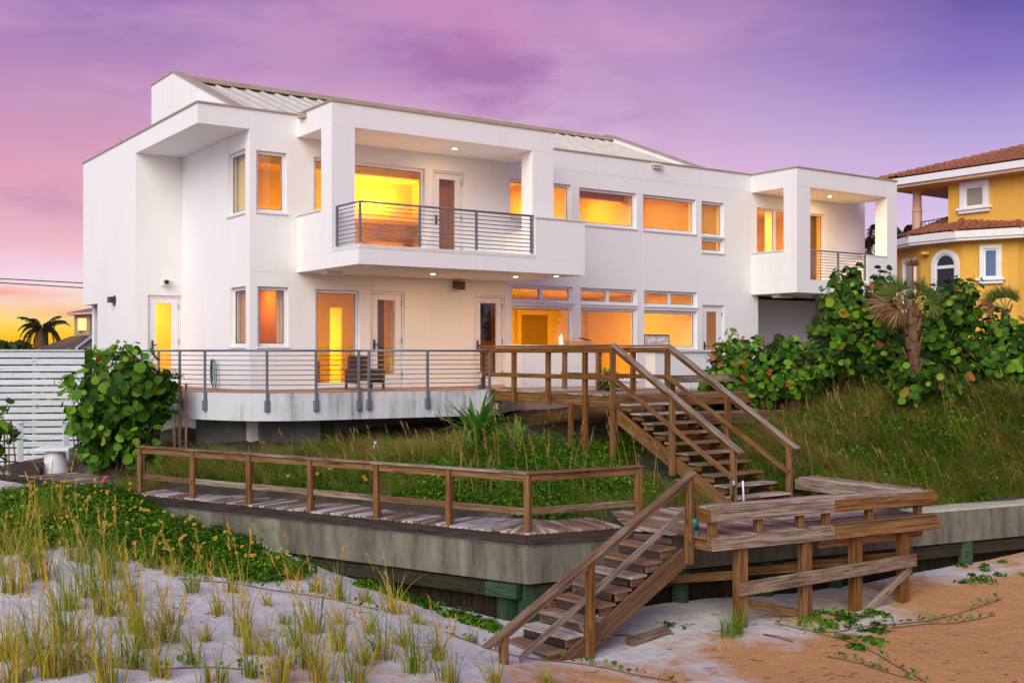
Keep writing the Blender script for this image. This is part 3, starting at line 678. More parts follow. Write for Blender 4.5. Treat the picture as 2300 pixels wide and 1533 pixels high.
# wall fittings
def fitting(name, label_mesh, mat): return label_mesh.build(name, mat, house)
cam_b = HB(); cam_b.box(-.58,-.38,4.60,4.73,6.26,6.44); fitting('security_camera', cam_b, M['white_trim'])
HB().box(-.53,-.43,4.54,4.598,6.30,6.40).build('camera_lens', M['black'], house)
wl = HB(); wl.box(-1.40,-1.262,6.55,6.85,5.86,6.02).box(-1.26,-1.241,6.6,6.75,5.78,6.06); wl.build('wall_light', M['handle'], house)
fl = HB(); fl.add([(5.55,-.26,6.12),(5.80,-.26,6.12),(5.80,-.02,6.18),(5.55,-.02,6.18),(5.58,-.22,6.34),(5.83,-.22,6.34),(5.83,-.02,6.36),(5.58,-.02,6.36)], [(0,3,2,1),(4,5,6,7),(0,1,5,4),(1,2,6,5),(2,3,7,6),(3,0,4,7)]); fl.build('floodlight', M['bark'], house)
HB().box(12.6,12.85,-.12,-.002,9.98,10.12).box(12.52,12.93,-.17,-.04,10.05,10.10).build('rain_spout', M['sill'], house)
HB().box(1.08,1.189,-.55,-.25,10.02,10.12).build('rain_spout', M['coping'], house)
HB().box(17.15,17.75,-.95,-.60,6.22,6.33).build('soffit_light', M['sill'], house)
HB().box(5.98,6.03,-.012,-.001,4.55,4.67).build('switch', M['sill'], house)
HB().box(1.5,1.9,-1.0,-.7,6.33,6.40).build('soffit_light', M['sill'], house)
pl_ = HB(); pl_.box(.75,1.05,.75,.95,10.18,10.36); pl_.build('roof_vent', M['sill'], house)
# coiled garden hose hung on the wall
mb = MB()
for k in range(3):
    r = .30+.035*k; mb.tube([(0.03*k, r*(.30+.07*k)*math.sin(x), r*math.cos(x)-.04*k) for x in np.linspace(0, 2*math.pi, 22)], .013, 6, cap=False)
ho = mb.build('garden_hose', M['hose'], None, smooth=True); ho.location = W(-.17, 2.05, 4.02); ho.rotation_euler = (0, 0, TH); set_props(ho, 'coiled green garden hose hanging on the white side wall', 'hose')
# ------------------------------------------------------------------ rooms behind the glass and their lamps
AMB = (1.0, .47, .035)
def room(a0, a1, d0, d1, z0, z1, mat='paint', lamp=None, holes=()):
    vs = [(a0,d0,z0),(a1,d0,z0),(a1,d1,z0),(a0,d1,z0),(a0,d0,z1),(a1,d0,z1),(a1,d1,z1),(a0,d1,z1)]
    r_ = HB().add(vs, [(0,1,2,3),(7,6,5,4),(1,5,6,2),(3,7,4,0)] + ([(2,6,7,3)] if not holes else [])).build('room', M[mat], house, fix=False)
    if holes: wall_mesh(mpb(d1), a0, a1, z0, z1, holes, .1).build('room_wall', M[mat], house)
    return r_
def lamp(a, b, z, power, col=AMB, size=.5, spot=False):
    d = bpy.data.lights.new('room_lamp', 'AREA'); d.shape = 'DISK'; d.size = size; d.energy = power; d.color = col
    o = bpy.data.objects.new('room_lamp', d); COL.objects.link(o); o.parent = house; o.location = (a, b, z-ZB); return o
def down(a, b, z, power=0, col=(1.0,.62,.25), r=.055):
    HB().lathe([(r,-.012),(r,-.002)], (a,b,z), 12).build('downlight', M['lamp'], house)
    HB().lathe([(r*1.7,-.006),(r*1.7,-.001)], (a,b,z), 14).build('downlight_trim', M['frame'], house)
    if power: lamp(a, b, z-.03, power, col, .12)
# upper floor
room(.26, 6.98, .26, 4.6, 6.75, 9.55)
HB().box(1.2,6.97,3.6,4.59,8.28,8.46).build('cove_shelf', M['paint'], house); HB().box(.27,6.97,.9,1.15,9.1,9.54).build('ceiling_beam', M['paint'], house)
lamp(5.6, 4.1, 8.5, 110, size=.4).rotation_euler = (math.pi, 0, 0); lamp(4.2, 2.2, 9.4, 190); lamp(.9, 1.6, 9.2, 22); down(.55, .8, 9.55, 0); down(4.0, 2.0, 9.55, 0)
lamp(4.2, 3.2, 8.0, 60, size=.3)
HB().box(5.3,6.3,3.9,4.58,6.76,7.7).build('cabinet', M['paint_dim'], house)
for a_, z_ in ((4.3,7.9),(6.55,7.5)): HB().box(a_,a_+.5,4.55,4.585,z_,z_+.42).build('wall_art', M['room_floor'], house)
HB().box(2.4,4.2,2.6,3.4,6.76,7.25).box(2.4,4.2,3.2,3.42,7.251,7.6).build('sofa', M['room_floor'], house)
curtain(mpf, 4.95, 5.96, 6.8, 9.3, .36, M['brown_curtain'], .03)
room(7.0, 9.66, .26, 4.0, 6.75, 9.55); lamp(8.3, 2.2, 9.4, 130)
HB().mbox(mpf, 7.5, 9.5, .9, .93, 8.2, 8.24).build('shelf', M['handle'], house)
room(9.68, 12.1, .26, 3.2, 6.75, 9.55); lamp(11.0, 1.9, 9.4, 75); lamp(11.3, 2.5, 8.2, 25, size=.3); HB().box(10.6,10.63,3.15,3.19,6.8,9.5).build('panel_joint', M['room_floor'], house); down(11.6, .9, 9.55)
HB().box(9.69,12.09,.7,.86,9.02,9.54).build('ceiling_beam', M['paint_dim'], house); HB().box(10.4,11.6,3.0,3.18,6.76,8.3).build('headboard', M['brown_curtain'], house)
room(12.12, 14.52, .26, 3.6, 6.75, 9.55); lamp(13.3, 1.8, 9.3, 170); HB().mbox(mpf, 12.26, 14.38, .30, .305, 8.0, 9.3).build('roller_shade', M['shade'], house)
room(14.54, 16.8, .26, 3.0, 6.75, 9.55); lamp(15.5, 1.8, 9.3, 75); HB().mbox(mpf, 14.66, 15.6, .30, .305, 7.5, 9.3).build('roller_shade', M['shade'], house)
room(16.9, 22.3, .26, 4.4, 6.75, 9.55); lamp(18.8, 2.0, 9.3, 230); lamp(18.0, 1.2, 9.2, 50)
curtain(mpf, 19.95, 20.5, 6.8, 9.2, .40, M['brown_curtain'], .03); curtain(mpf, 17.95, 18.25, 6.8, 9.2, .40, M['curtain'], .02)
HB().box(17.1,20.5,3.5,3.52,6.76,8.9).build('closet_door', M['curtain'], house)
# ground floor
room(.26, 1.5, .26, 4.6, 3.6, 6.38, 'paint_dim'); lamp(.9, 2.4, 6.2, 40)
curtain(mpa(0), .70, 1.28, 3.7, 6.2, .36, M['curtain'], .03); curtain(mpf, .80, 1.02, 3.7, 6.2, .34, M['curtain'], .02, 10)
room(1.52, 6.1, .26, 4.2, 3.6, 6.38, holes=[(4.08,4.46,3.6,5.76)]); lamp(3.4, 1.8, 6.2, 70); room(2.6, 6.0, 4.31, 7.0, 3.6, 6.3); lamp(4.3, 5.6, 6.1, 260)
HB().box(2.35,2.6,4.16,4.19,4.95,5.2).build('wall_plate', M['room_floor'], house)
HB().box(1.75,2.35,1.2,1.6,3.6,4.25).build('side_cabinet', M['paint_dim'], house)
curtain(mpf, 3.92, 4.22, 3.65, 6.2, .42, M['curtain'], .03, 10); HB().box(3.1,3.92,.7,.72,3.6,6.1).build('dark_screen', M['brown_curtain'], house)
room(6.12, 7.40, .26, 3.4, 3.6, 6.38, 'paint_dim'); lamp(6.8, 2.4, 6.2, 14); HB().box(6.4,7.15,.55,.58,4.8,5.8).build('dark_screen', M['handle'], house)
HB().box(6.4,7.2,.5,.9,3.6,4.5).build('red_cabinet', M['paint_dim'], house)
room(7.42, 16.9, .26, 5.6, 3.6, 6.38)
for a_, b__, p in ((8.6,2.4,130),(11.0,2.4,115),(13.2,2.2,50),(15.2,2.4,18)): lamp(a_, b__, 6.3, p)
HB().box(14.55,14.6,.27,5.5,3.6,6.37).build('partition', M['paint'], house)
for a_ in (8.9, 10.9): down(a_, 1.6, 6.375)
dr_ = HB(); dr_.box(11.7,12.8,5.48,5.58,3.6,5.75); dr_.build('inner_door', M['shade'], house)
HB().box(11.55,11.7,5.46,5.59,3.6,5.9).box(12.8,12.95,5.46,5.59,3.6,5.9).box(11.7,12.8,5.46,5.59,5.75,5.9).build('door_trim', M['paint'], house)
HB().box(7.5,7.9,1.4,1.7,3.6,6.0).build('dark_screen', M['handle'], house)
# entry in the recess: bright flat yellow
room(-.98, 1.4, 4.99, 7.2, 3.6, 6.38); lamp(-.2, 6.1, 6.2, 100)
# soffit downlights
for a_, b__, z, p in ((4.05,-1.55,6.40,26),(6.30,-1.85,6.40,32),(7.05,-2.55,6.40,18)): down(a_, b__, z, p)
for a_, b__, z, p in ((5.05,-.95,9.63,13),): down(a_, b__, z, p)
down(19.6, -.9, 9.60, 30)
# framed picture standing by the window
pf = empty('framed_picture', W(13.45, .75, 4.5), TH, 'dark framed seascape print standing behind the ground floor window', 'picture')
MB().box(-.54,.54,-.02,.02,0,.54).build('picture_frame', M['handle'], pf); MB().box(-.49,.49,-.026,-.021,.05,.49).build('print', M['print'], pf)
# ------------------------------------------------------------------ terrace: curved slab and railing
def arc(pts, n=8):    # Catmull-Rom through points
    out = []
    P = [pts[0]]+list(pts)+[pts[-1]]
    for i in range(1, len(P)-2):
        p0, p1, p2, p3 = [Vector(x) for x in P[i-1:i+3]]
        for k in range(n):
            t = k/n; out.append(.5*((2*p1)+(p2-p0)*t+(2*p0-5*p1+4*p2-p3)*t*t+(-p0+3*p1-3*p2+p3)*t**3))
    out.append(Vector(P[-2])); return out
ter = [at(u, d, 0) for u, d in ((300,29.3),(345,27.3),(405,25.75),(480,24.95),(560,24.6),(640,24.6),(720,24.85),(812,25.35))]
curve1 = arc(ter, 6); curve2 = [at(812, 25.35, 0), at(1098, 26.75, 0)]
outline = curve1 + [curve2[1]]
loc = [toh(p) for p in outline]
back = [(7.3, .0), (0,-.0), (0, 4.7), (-1.2, 4.73)]
end = loc[-1]; poly = loc + [(end[0]+.6, end[1]+.4), (7.9,-.003), (.0-.003,-.003), (-.003,4.729), (-1.3,4.729)]
HB().prism(poly, 2.97, 3.585).build('terrace', M['terrace'], house)
HB().prism([(p[0]*.985+.05, p[1]+.13) for p in loc] + poly[len(loc):], 3.587, 3.60).build('terrace_floor', M['terrace_floor'], house)
# recessed foundation in the shade below
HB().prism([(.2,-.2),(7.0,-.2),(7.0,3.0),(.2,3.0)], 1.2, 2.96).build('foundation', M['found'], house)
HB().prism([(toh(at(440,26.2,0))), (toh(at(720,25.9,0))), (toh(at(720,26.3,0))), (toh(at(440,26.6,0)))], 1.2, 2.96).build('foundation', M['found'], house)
def outset(pts, d):
    o = []
    for i, p in enumerate(pts):
        t = (pts[min(i+1,len(pts)-1)]-pts[max(i-1,0)]).normalized(); n = Vector((t.y,-t.x,0)); o.append(p+n*d)
    return o
rc = [toh(p) for p in outset(curve1, .045)]; rs = [toh(p) for p in outset(curve2, .045)]
def near_u(pts, us):
    r_ = []
    for u in us:
        best = min(pts, key=lambda p: abs(CX+F*W(*p).x/W(*p).y-u)); r_.append((best[0], best[1], 3.22))
    return r_
dense = lambda pts: [(pts[i][0]+(pts[i+1][0]-pts[i][0])*k/20, pts[i][1]+(pts[i+1][1]-pts[i][1])*k/20) for i in range(len(pts)-1) for k in range(20)]+[pts[-1]]
p1 = near_u(dense(rc), (318,356,404,460,600,710,806)); p2 = near_u(dense(rs), (728,821,958,1094))
r1 = rail_run(rc, 4.53, 3.66, 8, p1); r2 = rail_run(rs, 4.53, 3.66, 8, p2[1:])
for rr, ps in ((r1, p1), (r2, p2[1:])):
    for q in ps: HB().box(q[0]-.05,q[0]+.06,q[1]-.03,q[1]+.06,3.18,3.42).build('bracket', M['rail'], rr, bevel=.008)
# wire trellis leaning at the slab's end
tr = empty('trellis', at(402, 24.9, 2.0), 0, 'weathered thin pole trellis at the left end of the terrace', 'trellis')
beam('pole', at(404,24.9,1.7), at(403,24.9,3.85), .05, .05, M['wood_grey'], tr); beam('pole', at(418,24.85,1.7), at(418,24.85,3.8), .045, .045, M['wood_grey'], tr); beam('pole', at(392,24.95,1.7), at(391,24.95,3.0), .05, .05, M['wood_grey'], tr)
for z in (2.1, 2.45, 2.75, 3.05): beam('tie', at(400,24.9,z), at(420,24.85,z+.1), .015, .015, M['stem'], tr)
# things on the terrace
ch = empty('armchair', W(2.5, -1.0, 3.6), TH, 'dark brown wicker armchair on the terrace behind the metal railing', 'chair')
for (n_, x0,x1,y0,y1,z0,z1) in (('seat',-.3,.3,-.3,.3,.22,.38),('backrest',-.3,.3,.302,.38,.22,.80),('arm',-.37,-.302,-.32,.38,.16,.50),('arm',.302,.37,-.32,.38,.16,.50)):
    MB().box(x0,x1,y0,y1,z0,z1).build(n_, M['wicker'], ch, bevel=.03)
for sx_ in (-.36,.31):
    for sy_ in (-.30,.32): MB().box(sx_,sx_+.05,sy_,sy_+.05,0,.16).build('leg', M['wicker'], ch)
# white outdoor counter and low wall on the far side of the timber deck
oc = empty('outdoor_counter', W(7.6, -1.6, 3.6), TH, 'white stucco outdoor counter below the ground floor windows', 'counter')
MB().box(-1.2,1.2,-.35,.35,0,1.03).build('base', M['stucco'], oc); MB().box(-1.25,1.25,-.40,.40,1.032,1.08).build('counter_top', M['sill'], oc, bevel=.01)
lw = empty('low_garden_wall', W(11.9, -1.9, 2.6), TH, 'low white stucco wall with ledge behind the stair handrail', 'wall')
MB().box(-1.1,1.2,-.2,.2,0,1.9).build('wall_body', M['stucco'], lw); MB().box(-1.16,1.26,-.26,.26,1.902,1.96).build('wall_cap', M['sill'], lw)
bt = MB(); bt.lathe([(.065,0),(.07,.02),(.07,.20),(.045,.24),(.025,.25),(.025,.29)], (0,0,0), 14); bt = bt.build('pump_bottle', M['white_trim'], None, smooth=True); bt.location = W(7.85,-1.72,4.681); set_props(bt, 'white pump bottle standing on the outdoor counter', 'bottle')
bx_ = empty('cardboard_box', W(8.4,-1.72,4.681), TH-.3, 'open brown cardboard box on the outdoor counter', 'box')
MB().box(-.30,.30,-.2,.2,0,.11).build('box_body', M['cardboard'], bx_)
MB().add([(-.30,-.2,.112),(.0,-.2,.20),(.0,.2,.20),(-.30,.2,.112)],[(0,1,2,3)]).add([(.02,-.2,.19),(.34,-.2,.12),(.34,.2,.12),(.02,.2,.19)],[(0,1,2,3)]).build('flap', M['cardboard'], bx_, fix=False)
# ------------------------------------------------------------------ timber deck by the house
V3 = lambda p, z: Vector((p[0], p[1], z))
def W3(a, b, z): return W(a, b, z)
dk = empty('timber_deck', W(7.2, -4.5, 2.6), 0, 'raised brown timber deck with post and rail fence in front of the house', 'deck')
b = -2.05
while b > -6.95:
    beam('plank', W3(5.18, b-.07, 3.58+random.uniform(-.004,.004)), W3(9.25+random.uniform(-.02,.02), b-.07, 3.58), .135, .036, M['plank'], dk); b -= .142
for (a0,b0,a1,b1) in ((5.22,-2.0,5.22,-7.0),(5.18,-7.03,9.28,-7.03)):
    beam('fascia', W3(a0,b0,3.45), W3(a1,b1,3.45), .045, .23, M['wood'], dk)
beam('fascia', W3(9.27,-2.0,3.45), W3(9.27,-7.0,3.45), .045, .23, M['wood_grey'], dk)
PO = .098
def post(root, a, b, z0, z1, mat='wood', s=PO): return beam('post', W3(a,b,z0), W3(a,b,z1), s, s, M[mat], root, up=E2)
for b in (-2.12,-3.45,-4.78,-6.1,-7.02): post(dk, 5.12, b, 3.3 if b > -6 else 2.2, 4.60)
post(dk, 5.12, -5.6, 1.9, 3.4); 
for b in (-3.4,-4.7,-5.9,-7.02): post(dk, 6.66, b, 3.3 if b > -7 else 2.3, 4.60, 'wood')
for a_, b0, b1 in ((5.12,-2.05,-7.08),(6.66,-3.35,-7.08)):
    beam('top_rail', W3(a_,b0,4.635), W3(a_,b1,4.635), .15, .04, M['wood'], dk)
    beam('under_rail', W3(a_-.052,b0,4.54), W3(a_-.052,b1,4.54), .04, .12, M['wood'], dk, up=(0,0,1))
    beam('mid_rail', W3(a_-.066,b0,3.96), W3(a_-.066,b1,3.96), .036, .10, M['wood'], dk)
# bench seat, deck-edge board and retaining timber to the right of the stairs
bn = empty('timber_bench', W(7.9, -6.6, 3.6), 0, 'plain weathered timber bench on the deck right of the stair head', 'bench')
beam('seat', W3(6.85,-6.60,3.95), W3(9.05,-6.60,3.95), .30, .05, M['wood_grey'], bn); beam('seat_fascia', W3(6.85,-6.77,3.89), W3(9.05,-6.77,3.89), .04, .14, M['wood_grey'], bn)
for a_ in (7.2, 8.7): beam('leg', W3(a_,-6.62,3.6), W3(a_,-6.62,3.92), .09, .09, M['wood'], bn)
for a_ in (7.6, 9.15): post(dk, a_, -6.9, 1.9, 3.42)
rt = empty('retaining_timber', W(9.4, -7.3, 2.7), 0, 'long weathered retaining timber half buried in grass right of the stairs', 'timber')
beam('board', W3(6.9,-7.45,3.05), W3(11.2,-7.2,2.98), .05, .24, M['wood_grey'], rt); beam('ledge', W3(6.9,-7.25,3.19), W3(11.2,-7.0,3.11), .34, .04, M['wood_grey'], rt)

# ------------------------------------------------------------------ upper stairs
us_ = empty('upper_stairs', W(5.9, -8.8, 1.65), 0, 'brown timber stairs with handrails from the house deck to the lower platform', 'stairs')
A0, A1 = 5.22, 6.56
for i in range(1, 11):
    z = 3.60-.177*i; bb = -7.02-.336*(i-.55)
    beam('tread', W3(A0-.03,bb-.15,z-.02), W3(A1+.03,bb-.15,z-.02), .33, .04, M['plank'], us_)
    if True: beam('riser_cleat', W3(A0+.05,bb+.02,z-.1), W3(A0+.05,bb-.26,z-.1), .04, .10, M['wood'], us_)
    beam('riser_cleat', W3(A1-.05,bb+.02,z-.1), W3(A1-.05,bb-.26,z-.1), .04, .10, M['wood'], us_)
    beam('riser_block', W3(5.85,bb-.02,z-.11), W3(5.85,bb-.25,z-.11), .04, .12, M['wood'], us_)
for a_ in (A0+.01, A1-.01):
    beam('stringer', W3(a_,-6.95,3.20), W3(a_,-10.62,1.27+.15), .045, .28, M['wood'], us_)
for a_, pts in ((5.12, (-8.8,-10.42)), (6.66, (-8.8,-10.40))):
    for b in pts:
        zt = 4.66-(abs(b)-7.05)*.554; post(us_, a_, b, (1.6 if b < -10 else zt-1.6), zt-.03)
    beam('handrail', W3(a_,-7.03,4.655), W3(a_,-10.62,4.655-3.59*.554), .15, .04, M['wood_grey'], us_)
    beam('under_rail', W3(a_-.0,-7.05,4.57), W3(a_,-10.5,4.57-3.45*.554), .045, .10, M['wood'], us_)
    beam('mid_rail', W3(a_-.062,-7.08,3.97), W3(a_-.062,-10.45,3.97-3.37*.524), .036, .095, M['wood'], us_)
# ------------------------------------------------------------------ lower platform, walkway
D0 = Vector((3.06, 17.07, 0)); D1 = Vector((7.37, 19.30, 0)); pd = (D1-D0).normalized(); pn = Vector((-pd.y, pd.x, 0))
pf_ = empty('lower_platform', (5.0, 18.6, .2), 0, 'weathered timber platform on posts at the foot of the upper stairs', 'platform')
ZP = 1.65
# right half: planks parallel with the front edge; left half: planks laid across at an angle
S0 = 2.15; depth_ = 3.1
k = .02
while k < depth_:
    e = 4.87-.05*k; beam('plank', D0+pd*S0+pn*(k+.07)+Vector((0,0,ZP-.02+random.uniform(-.004,.004))), D0+pd*e+pn*(k+.07)+Vector((0,0,ZP-.02)), .132, .038, M['plank'], pf_); k += .142
rd_ = Vector((-.743,-.669,0)); wd_ = Vector((.669,-.743,0))           # lower stair: run direction and width direction
ld = Vector((.60,-.80,0)).normalized(); ln = Vector((.80,.60,0))        # left-half planks
def clip_line(p, d, poly):
    ts = []
    for i in range(len(poly)):
        a_, c2_ = poly[i], poly[(i+1)%len(poly)]; e = c2_-a_; den = d.x*e.y-d.y*e.x
        if abs(den) < 1e-9: continue
        w_ = a_-p; t_ = (w_.x*e.y-w_.y*e.x)/den; s_ = (w_.x*d.y-w_.y*d.x)/den
        if 0 <= s_ < 1: ts.append(t_)
    ts.sort(); return (ts[0], ts[-1]) if len(ts) >= 2 else None
polyL = [D0, D0+pd*S0, D0+pd*S0+pn*depth_, D0+pn*depth_+pd*.2, Vector((1.92,18.0,0))]
c0 = Vector((2.0, 18.0, 0)); k = -1.0
while k < 4.2:
    p = c0+ln*k; r_ = clip_line(p, ld, polyL)
    if r_ and r_[1]-r_[0] > .15:
        beam('plank', p+ld*(r_[0]+.004)+Vector((0,0,ZP-.021+random.uniform(-.004,.004))), p+ld*(r_[1]-.004)+Vector((0,0,ZP-.021)), .132, .038, M['plank'], pf_)
    k += .142
up_ = Vector((0,0,1))
beam('fascia', D0+up_*1.535-pn*.025, D0+pd*2.5+up_*1.535-pn*.025, .045, .20, M['wood_grey'], pf_)
beam('fascia', D0+pd*2.505+up_*1.545-pn*.055, D1+up_*1.545+pd*.02-pn*.055, .05, .21, M['wood'], pf_)
beam('fascia', D0+up_*1.535+ld*.0, D0-ld*.48+up_*1.535, .045, .20, M['wood'], pf_)
beam('edge_board', D0+pd*2.5+up_*1.672+pn*.05, D1+up_*1.672+pn*.05, .16, .036, M['wood_grey'], pf_)
beam('girder', D0+pd*2.35+pn*.22+up_*1.36, D1-pd*.12+pn*.22+up_*1.36, .09, .20, M['wood'], pf_)
beam('girder', D0+pd*.3+pn*.5+up_*1.46, D1-pd*.3+pn*1.4+up_*1.46, .07, .18, M['wood'], pf_)
for s in (.62, 1.95, 3.05, 4.15):
    for off in (0, .11): beam('post', D0+pd*(s+off)+pn*(.12+off*.2)+up_*-.15, D0+pd*(s+off)+pn*(.12+off*.2)+up_*1.43, .10, .15, M['wood'], pf_, up=pn)
    beam('cross_brace', D0+pd*(s+.2)+pn*.3+up_*.95, D0+pd*(s-.3)+pn*1.9+up_*.62, .04, .14, M['wood'], pf_)
beam('long_brace', D0+pd*.52-pn*.03+up_*.80, D0+pd*4.35-pn*.03+up_*.94, .045, .22, M['wood_grey'], pf_)
beam('diagonal_brace', D0+pd*.80+pn*.28+up_*.52, D0+pd*1.95+pn*.28+up_*.22, .045, .14, M['wood'], pf_)
beam('diagonal_brace', D0+pd*4.3+pn*.06+up_*.78, D0+pd*3.3+pn*.06+up_*.16, .045, .13, M['wood_grey'], pf_)
# built-in bench round two edges of the platform
bb_ = empty('corner_bench', (6.5, 19.2, ZP), 0, 'long L-shaped weathered timber bench round the edge of the lower platform', 'bench')
ZS = 2.10
for k in range(3): beam('seat_board', D0+pd*.0+pn*(.07+.143*k)+up_*(ZS-.02), D0+pd*(4.84-.14*k)+pn*(.07+.143*k)+up_*(ZS-.02), .137, .04, M['plank'], bb_)
beam('bench_fascia', D0-pn*.02+up_*1.97, D0+pd*2.5-pn*.02+up_*1.97, .04, .20, M['wood_grey'], bb_)
beam('bench_fascia', D0+pd*2.503-pn*.02+up_*1.97, D0+pd*4.86-pn*.02+up_*1.97, .04, .20, M['wood'], bb_)
beam('bench_fascia', D0+up_*1.97+pn*.0-pd*.02, D0+pn*.44+up_*1.97-pd*.02, .04, .20, M['wood'], bb_)
bd = (Vector((5.85,21.55,0))-D1).normalized(); bn_ = Vector((-bd.y,bd.x,0))
for k in range(3): beam('seat_board', D1+bn_*(.06+.143*k)+bd*.30+up_*(ZS-.018), D1+bd*2.72+bn_*(.06+.143*k)+up_*(ZS-.018), .137, .04, M['plank'], bb_)
beam('bench_fascia', D1+bn_*.47+bd*.6+up_*1.97, D1+bn_*.47+bd*2.74+up_*1.97, .04, .20, M['wood_grey'], bb_)
beam('bench_fascia', D1+bd*2.74+up_*1.97, D1+bd*2.74+bn_*.46+up_*1.97, .04, .20, M['wood_grey'], bb_)
for s in (.10, 1.0, 1.86, 2.42, 3.38, 4.52): beam('leg', D0+pd*s+pn*.10+up_*ZP, D0+pd*s+pn*.10+up_*1.90, .10, .13, M['wood'], bb_, up=pn)
for s in (1.4, 2.5): beam('leg', D1+bd*s+bn_*.2+up_*ZP, D1+bd*s+bn_*.2+up_*1.92, .10, .12, M['wood'], bb_, up=bn_)
# boardwalk along the sea wall
bw = empty('boardwalk', (-3.0, 20.0, 1.46), 0, 'dark weathered boardwalk with post and rail fence on top of the sea wall', 'boardwalk')
WPE = 9.4
s = .42
while s < WPE:
    j_ = random.uniform(-.03,.03); sk = random.uniform(-.012,.012)
    p = WC+WDL*(s+sk)+nL*(-.06+random.uniform(-.015,.015)); q = WC+WDL*(s-.02-sk)+nL*(1.28+j_)
    beam('plank', p+up_*(1.63+random.uniform(-.008,.006)), q+up_*(1.63+random.uniform(-.008,.006)), .126, .038, M['plank_dark'], bw); s += .145
# fanned boards turning the corner, then the short run to the lower stairs
fan0 = WC + bis*1.25/bis.dot(nR)
for i, f_ in enumerate(np.linspace(-.9, .9, 9)):
    d = (nL if f_ < 0 else nR).lerp(bis, 1-abs(f_)).normalized(); e = WC + (WDL if f_ < 0 else WDR)*(abs(f_)*.42) - bis*.05
    beam('plank', e+up_*(1.629+.002*(i%2)), fan0+(WDL if f_ < 0 else WDR)*abs(f_)*.05+up_*(1.629+.002*(i%2)), .085, .036, M['plank'], bw)
s = .45
while s < 1.75:
    p = WC+WDR*s-nR*.06; q = WC+WDR*(s+.02)+nR*1.0; beam('plank', p+up_*1.63, q+up_*1.63, .134, .038, M['plank'], bw); s += .145
beam('fascia', WC-bis*.0+WDL*.0-nL*.03+up_*1.53, WC+WDL*WPE-nL*.03+up_*1.53, .05, .16, M['wood_dark'], bw)
beam('fascia', WC-nR*.03+up_*1.53, WC+WDR*1.95-nR*.03+up_*1.53, .05, .16, M['wood_dark'], bw)
RT = 2.60
posts_w = [(-7.53,22.55),(-6.24,21.65),(-4.98,20.89),(-3.72,20.06),(-2.42,19.2),(-1.13,18.35),(.22,17.56)]
for i in range(7):
    p = WC+WDL*(9.25*(6-i)/6)+nL*.03
    if i == 6: p = WC+bis*.06
    beam('post', p+up_*1.44, p+up_*(RT-.05), .10, .12, M['wood'], bw, up=nL)
pe = Vector((2.12, 18.62, 0)); re_ = (pe-WC).normalized()
beam('post', pe+up_*1.0, pe+up_*(RT-.045), .11, .11, M['wood'], bw, up=nR)
cuts = [0, 3.2, 6.3, 9.35]
for i in range(3):
    beam('top_rail', WC+WDL*(cuts[i]+(.0 if i == 0 else .003))+up_*(RT-.02)+nL*.04, WC+WDL*cuts[i+1]+up_*(RT-.02)+nL*.04, .145, .04, M['wood_grey'], bw)
beam('top_rail', WC+up_*(RT-.018)+bis*.03, pe+re_*.08+up_*(RT-.018), .145, .04, M['wood_grey'], bw)
beam('under_rail', WC+WDL*.06+nL*.03+up_*(RT-.10), WC+WDL*9.2+nL*.03+up_*(RT-.10), .036, .115, M['wood'], bw)
beam('under_rail', WC+re_*.06+bis*.03+up_*(RT-.10), pe+up_*(RT-.10), .036, .115, M['wood'], bw)
for i in range(6):
    beam('mid_rail', WC+WDL*(9.25*i/6+.06)+nL*.04+up_*1.97, WC+WDL*(9.25*(i+1)/6-.06)+nL*.04+up_*1.97, .036, .11, M['wood_grey'], bw)
beam('mid_rail', WC+re_*.08+bis*.05+up_*1.97, pe-re_*.06+up_*1.97, .036, .11, M['wood_grey'], bw)
# ------------------------------------------------------------------ lower stairs to the beach
ls = empty('beach_stairs', (1.4, 16.6, .15), 0, 'weathered timber stairs going down from the platform to the sand', 'stairs')
R0 = Vector((2.66, 17.27, 0)); Wd = .98
run, rise = .341, .165
for i in range(0, 9):
    z = 1.65-rise*i; c = R0 + rd_*(run*(i-.5))
    if i > 0: beam('tread', c+rd_*.16-wd_*.0+up_*(z-.02), c+rd_*.16-wd_*Wd+up_*(z-.02), .35, .042, M['plank'], ls)
    if i > 0:
        for k_ in (.06, Wd-.06): beam('tread_cleat', c-wd_*k_+rd_*.02+up_*(z-.10), c-wd_*k_+rd_*.29+up_*(z-.10), .05, .12, M['wood_grey'], ls)
    if i < 8: beam('back_board', c+rd_*.325-wd_*.1+up_*(z-.10), c+rd_*.325-wd_*(Wd-.1)+up_*(z-.10), .03, .10, M['wood_dark'], ls)
for k_ in (.0, Wd):
    beam('stringer', R0-wd_*k_+rd_*-.05+up_*(1.32), R0-wd_*k_+rd_*(run*8.3)+up_*(1.32-rise*8.35+.06), .045, .30, M['wood_grey'], ls)
ns = R0+wd_*.06
slope = rise/run
beam('post', ns+rd_*-.08+up_*1.2, ns+rd_*-.08+up_*(2.56), .10, .12, M['wood'], ls, up=wd_)
slope = .462
beam('post', ns+rd_*2.14+up_*(-.1), ns+rd_*2.14+up_*(2.56-2.22*slope), .10, .12, M['wood'], ls, up=wd_)
beam('post', ns+rd_*3.78+up_*(-.3), ns+rd_*3.78+up_*(2.56-3.86*slope), .10, .10, M['wood'], ls, up=wd_)
beam('handrail', ns+rd_*-.18+up_*2.62, ns+rd_*4.1+up_*(2.62-4.28*slope), .15, .04, M['wood_grey'], ls)
beam('under_rail', ns+rd_*-.1+up_*2.52, ns+rd_*3.95+up_*(2.52-4.05*slope), .04, .10, M['wood_grey'], ls)
beam('mid_rail', ns-wd_*.06+rd_*.0+up_*2.0, ns-wd_*.06+rd_*3.45+up_*(2.0-3.45*slope-.04), .036, .10, M['wood_grey'], ls)
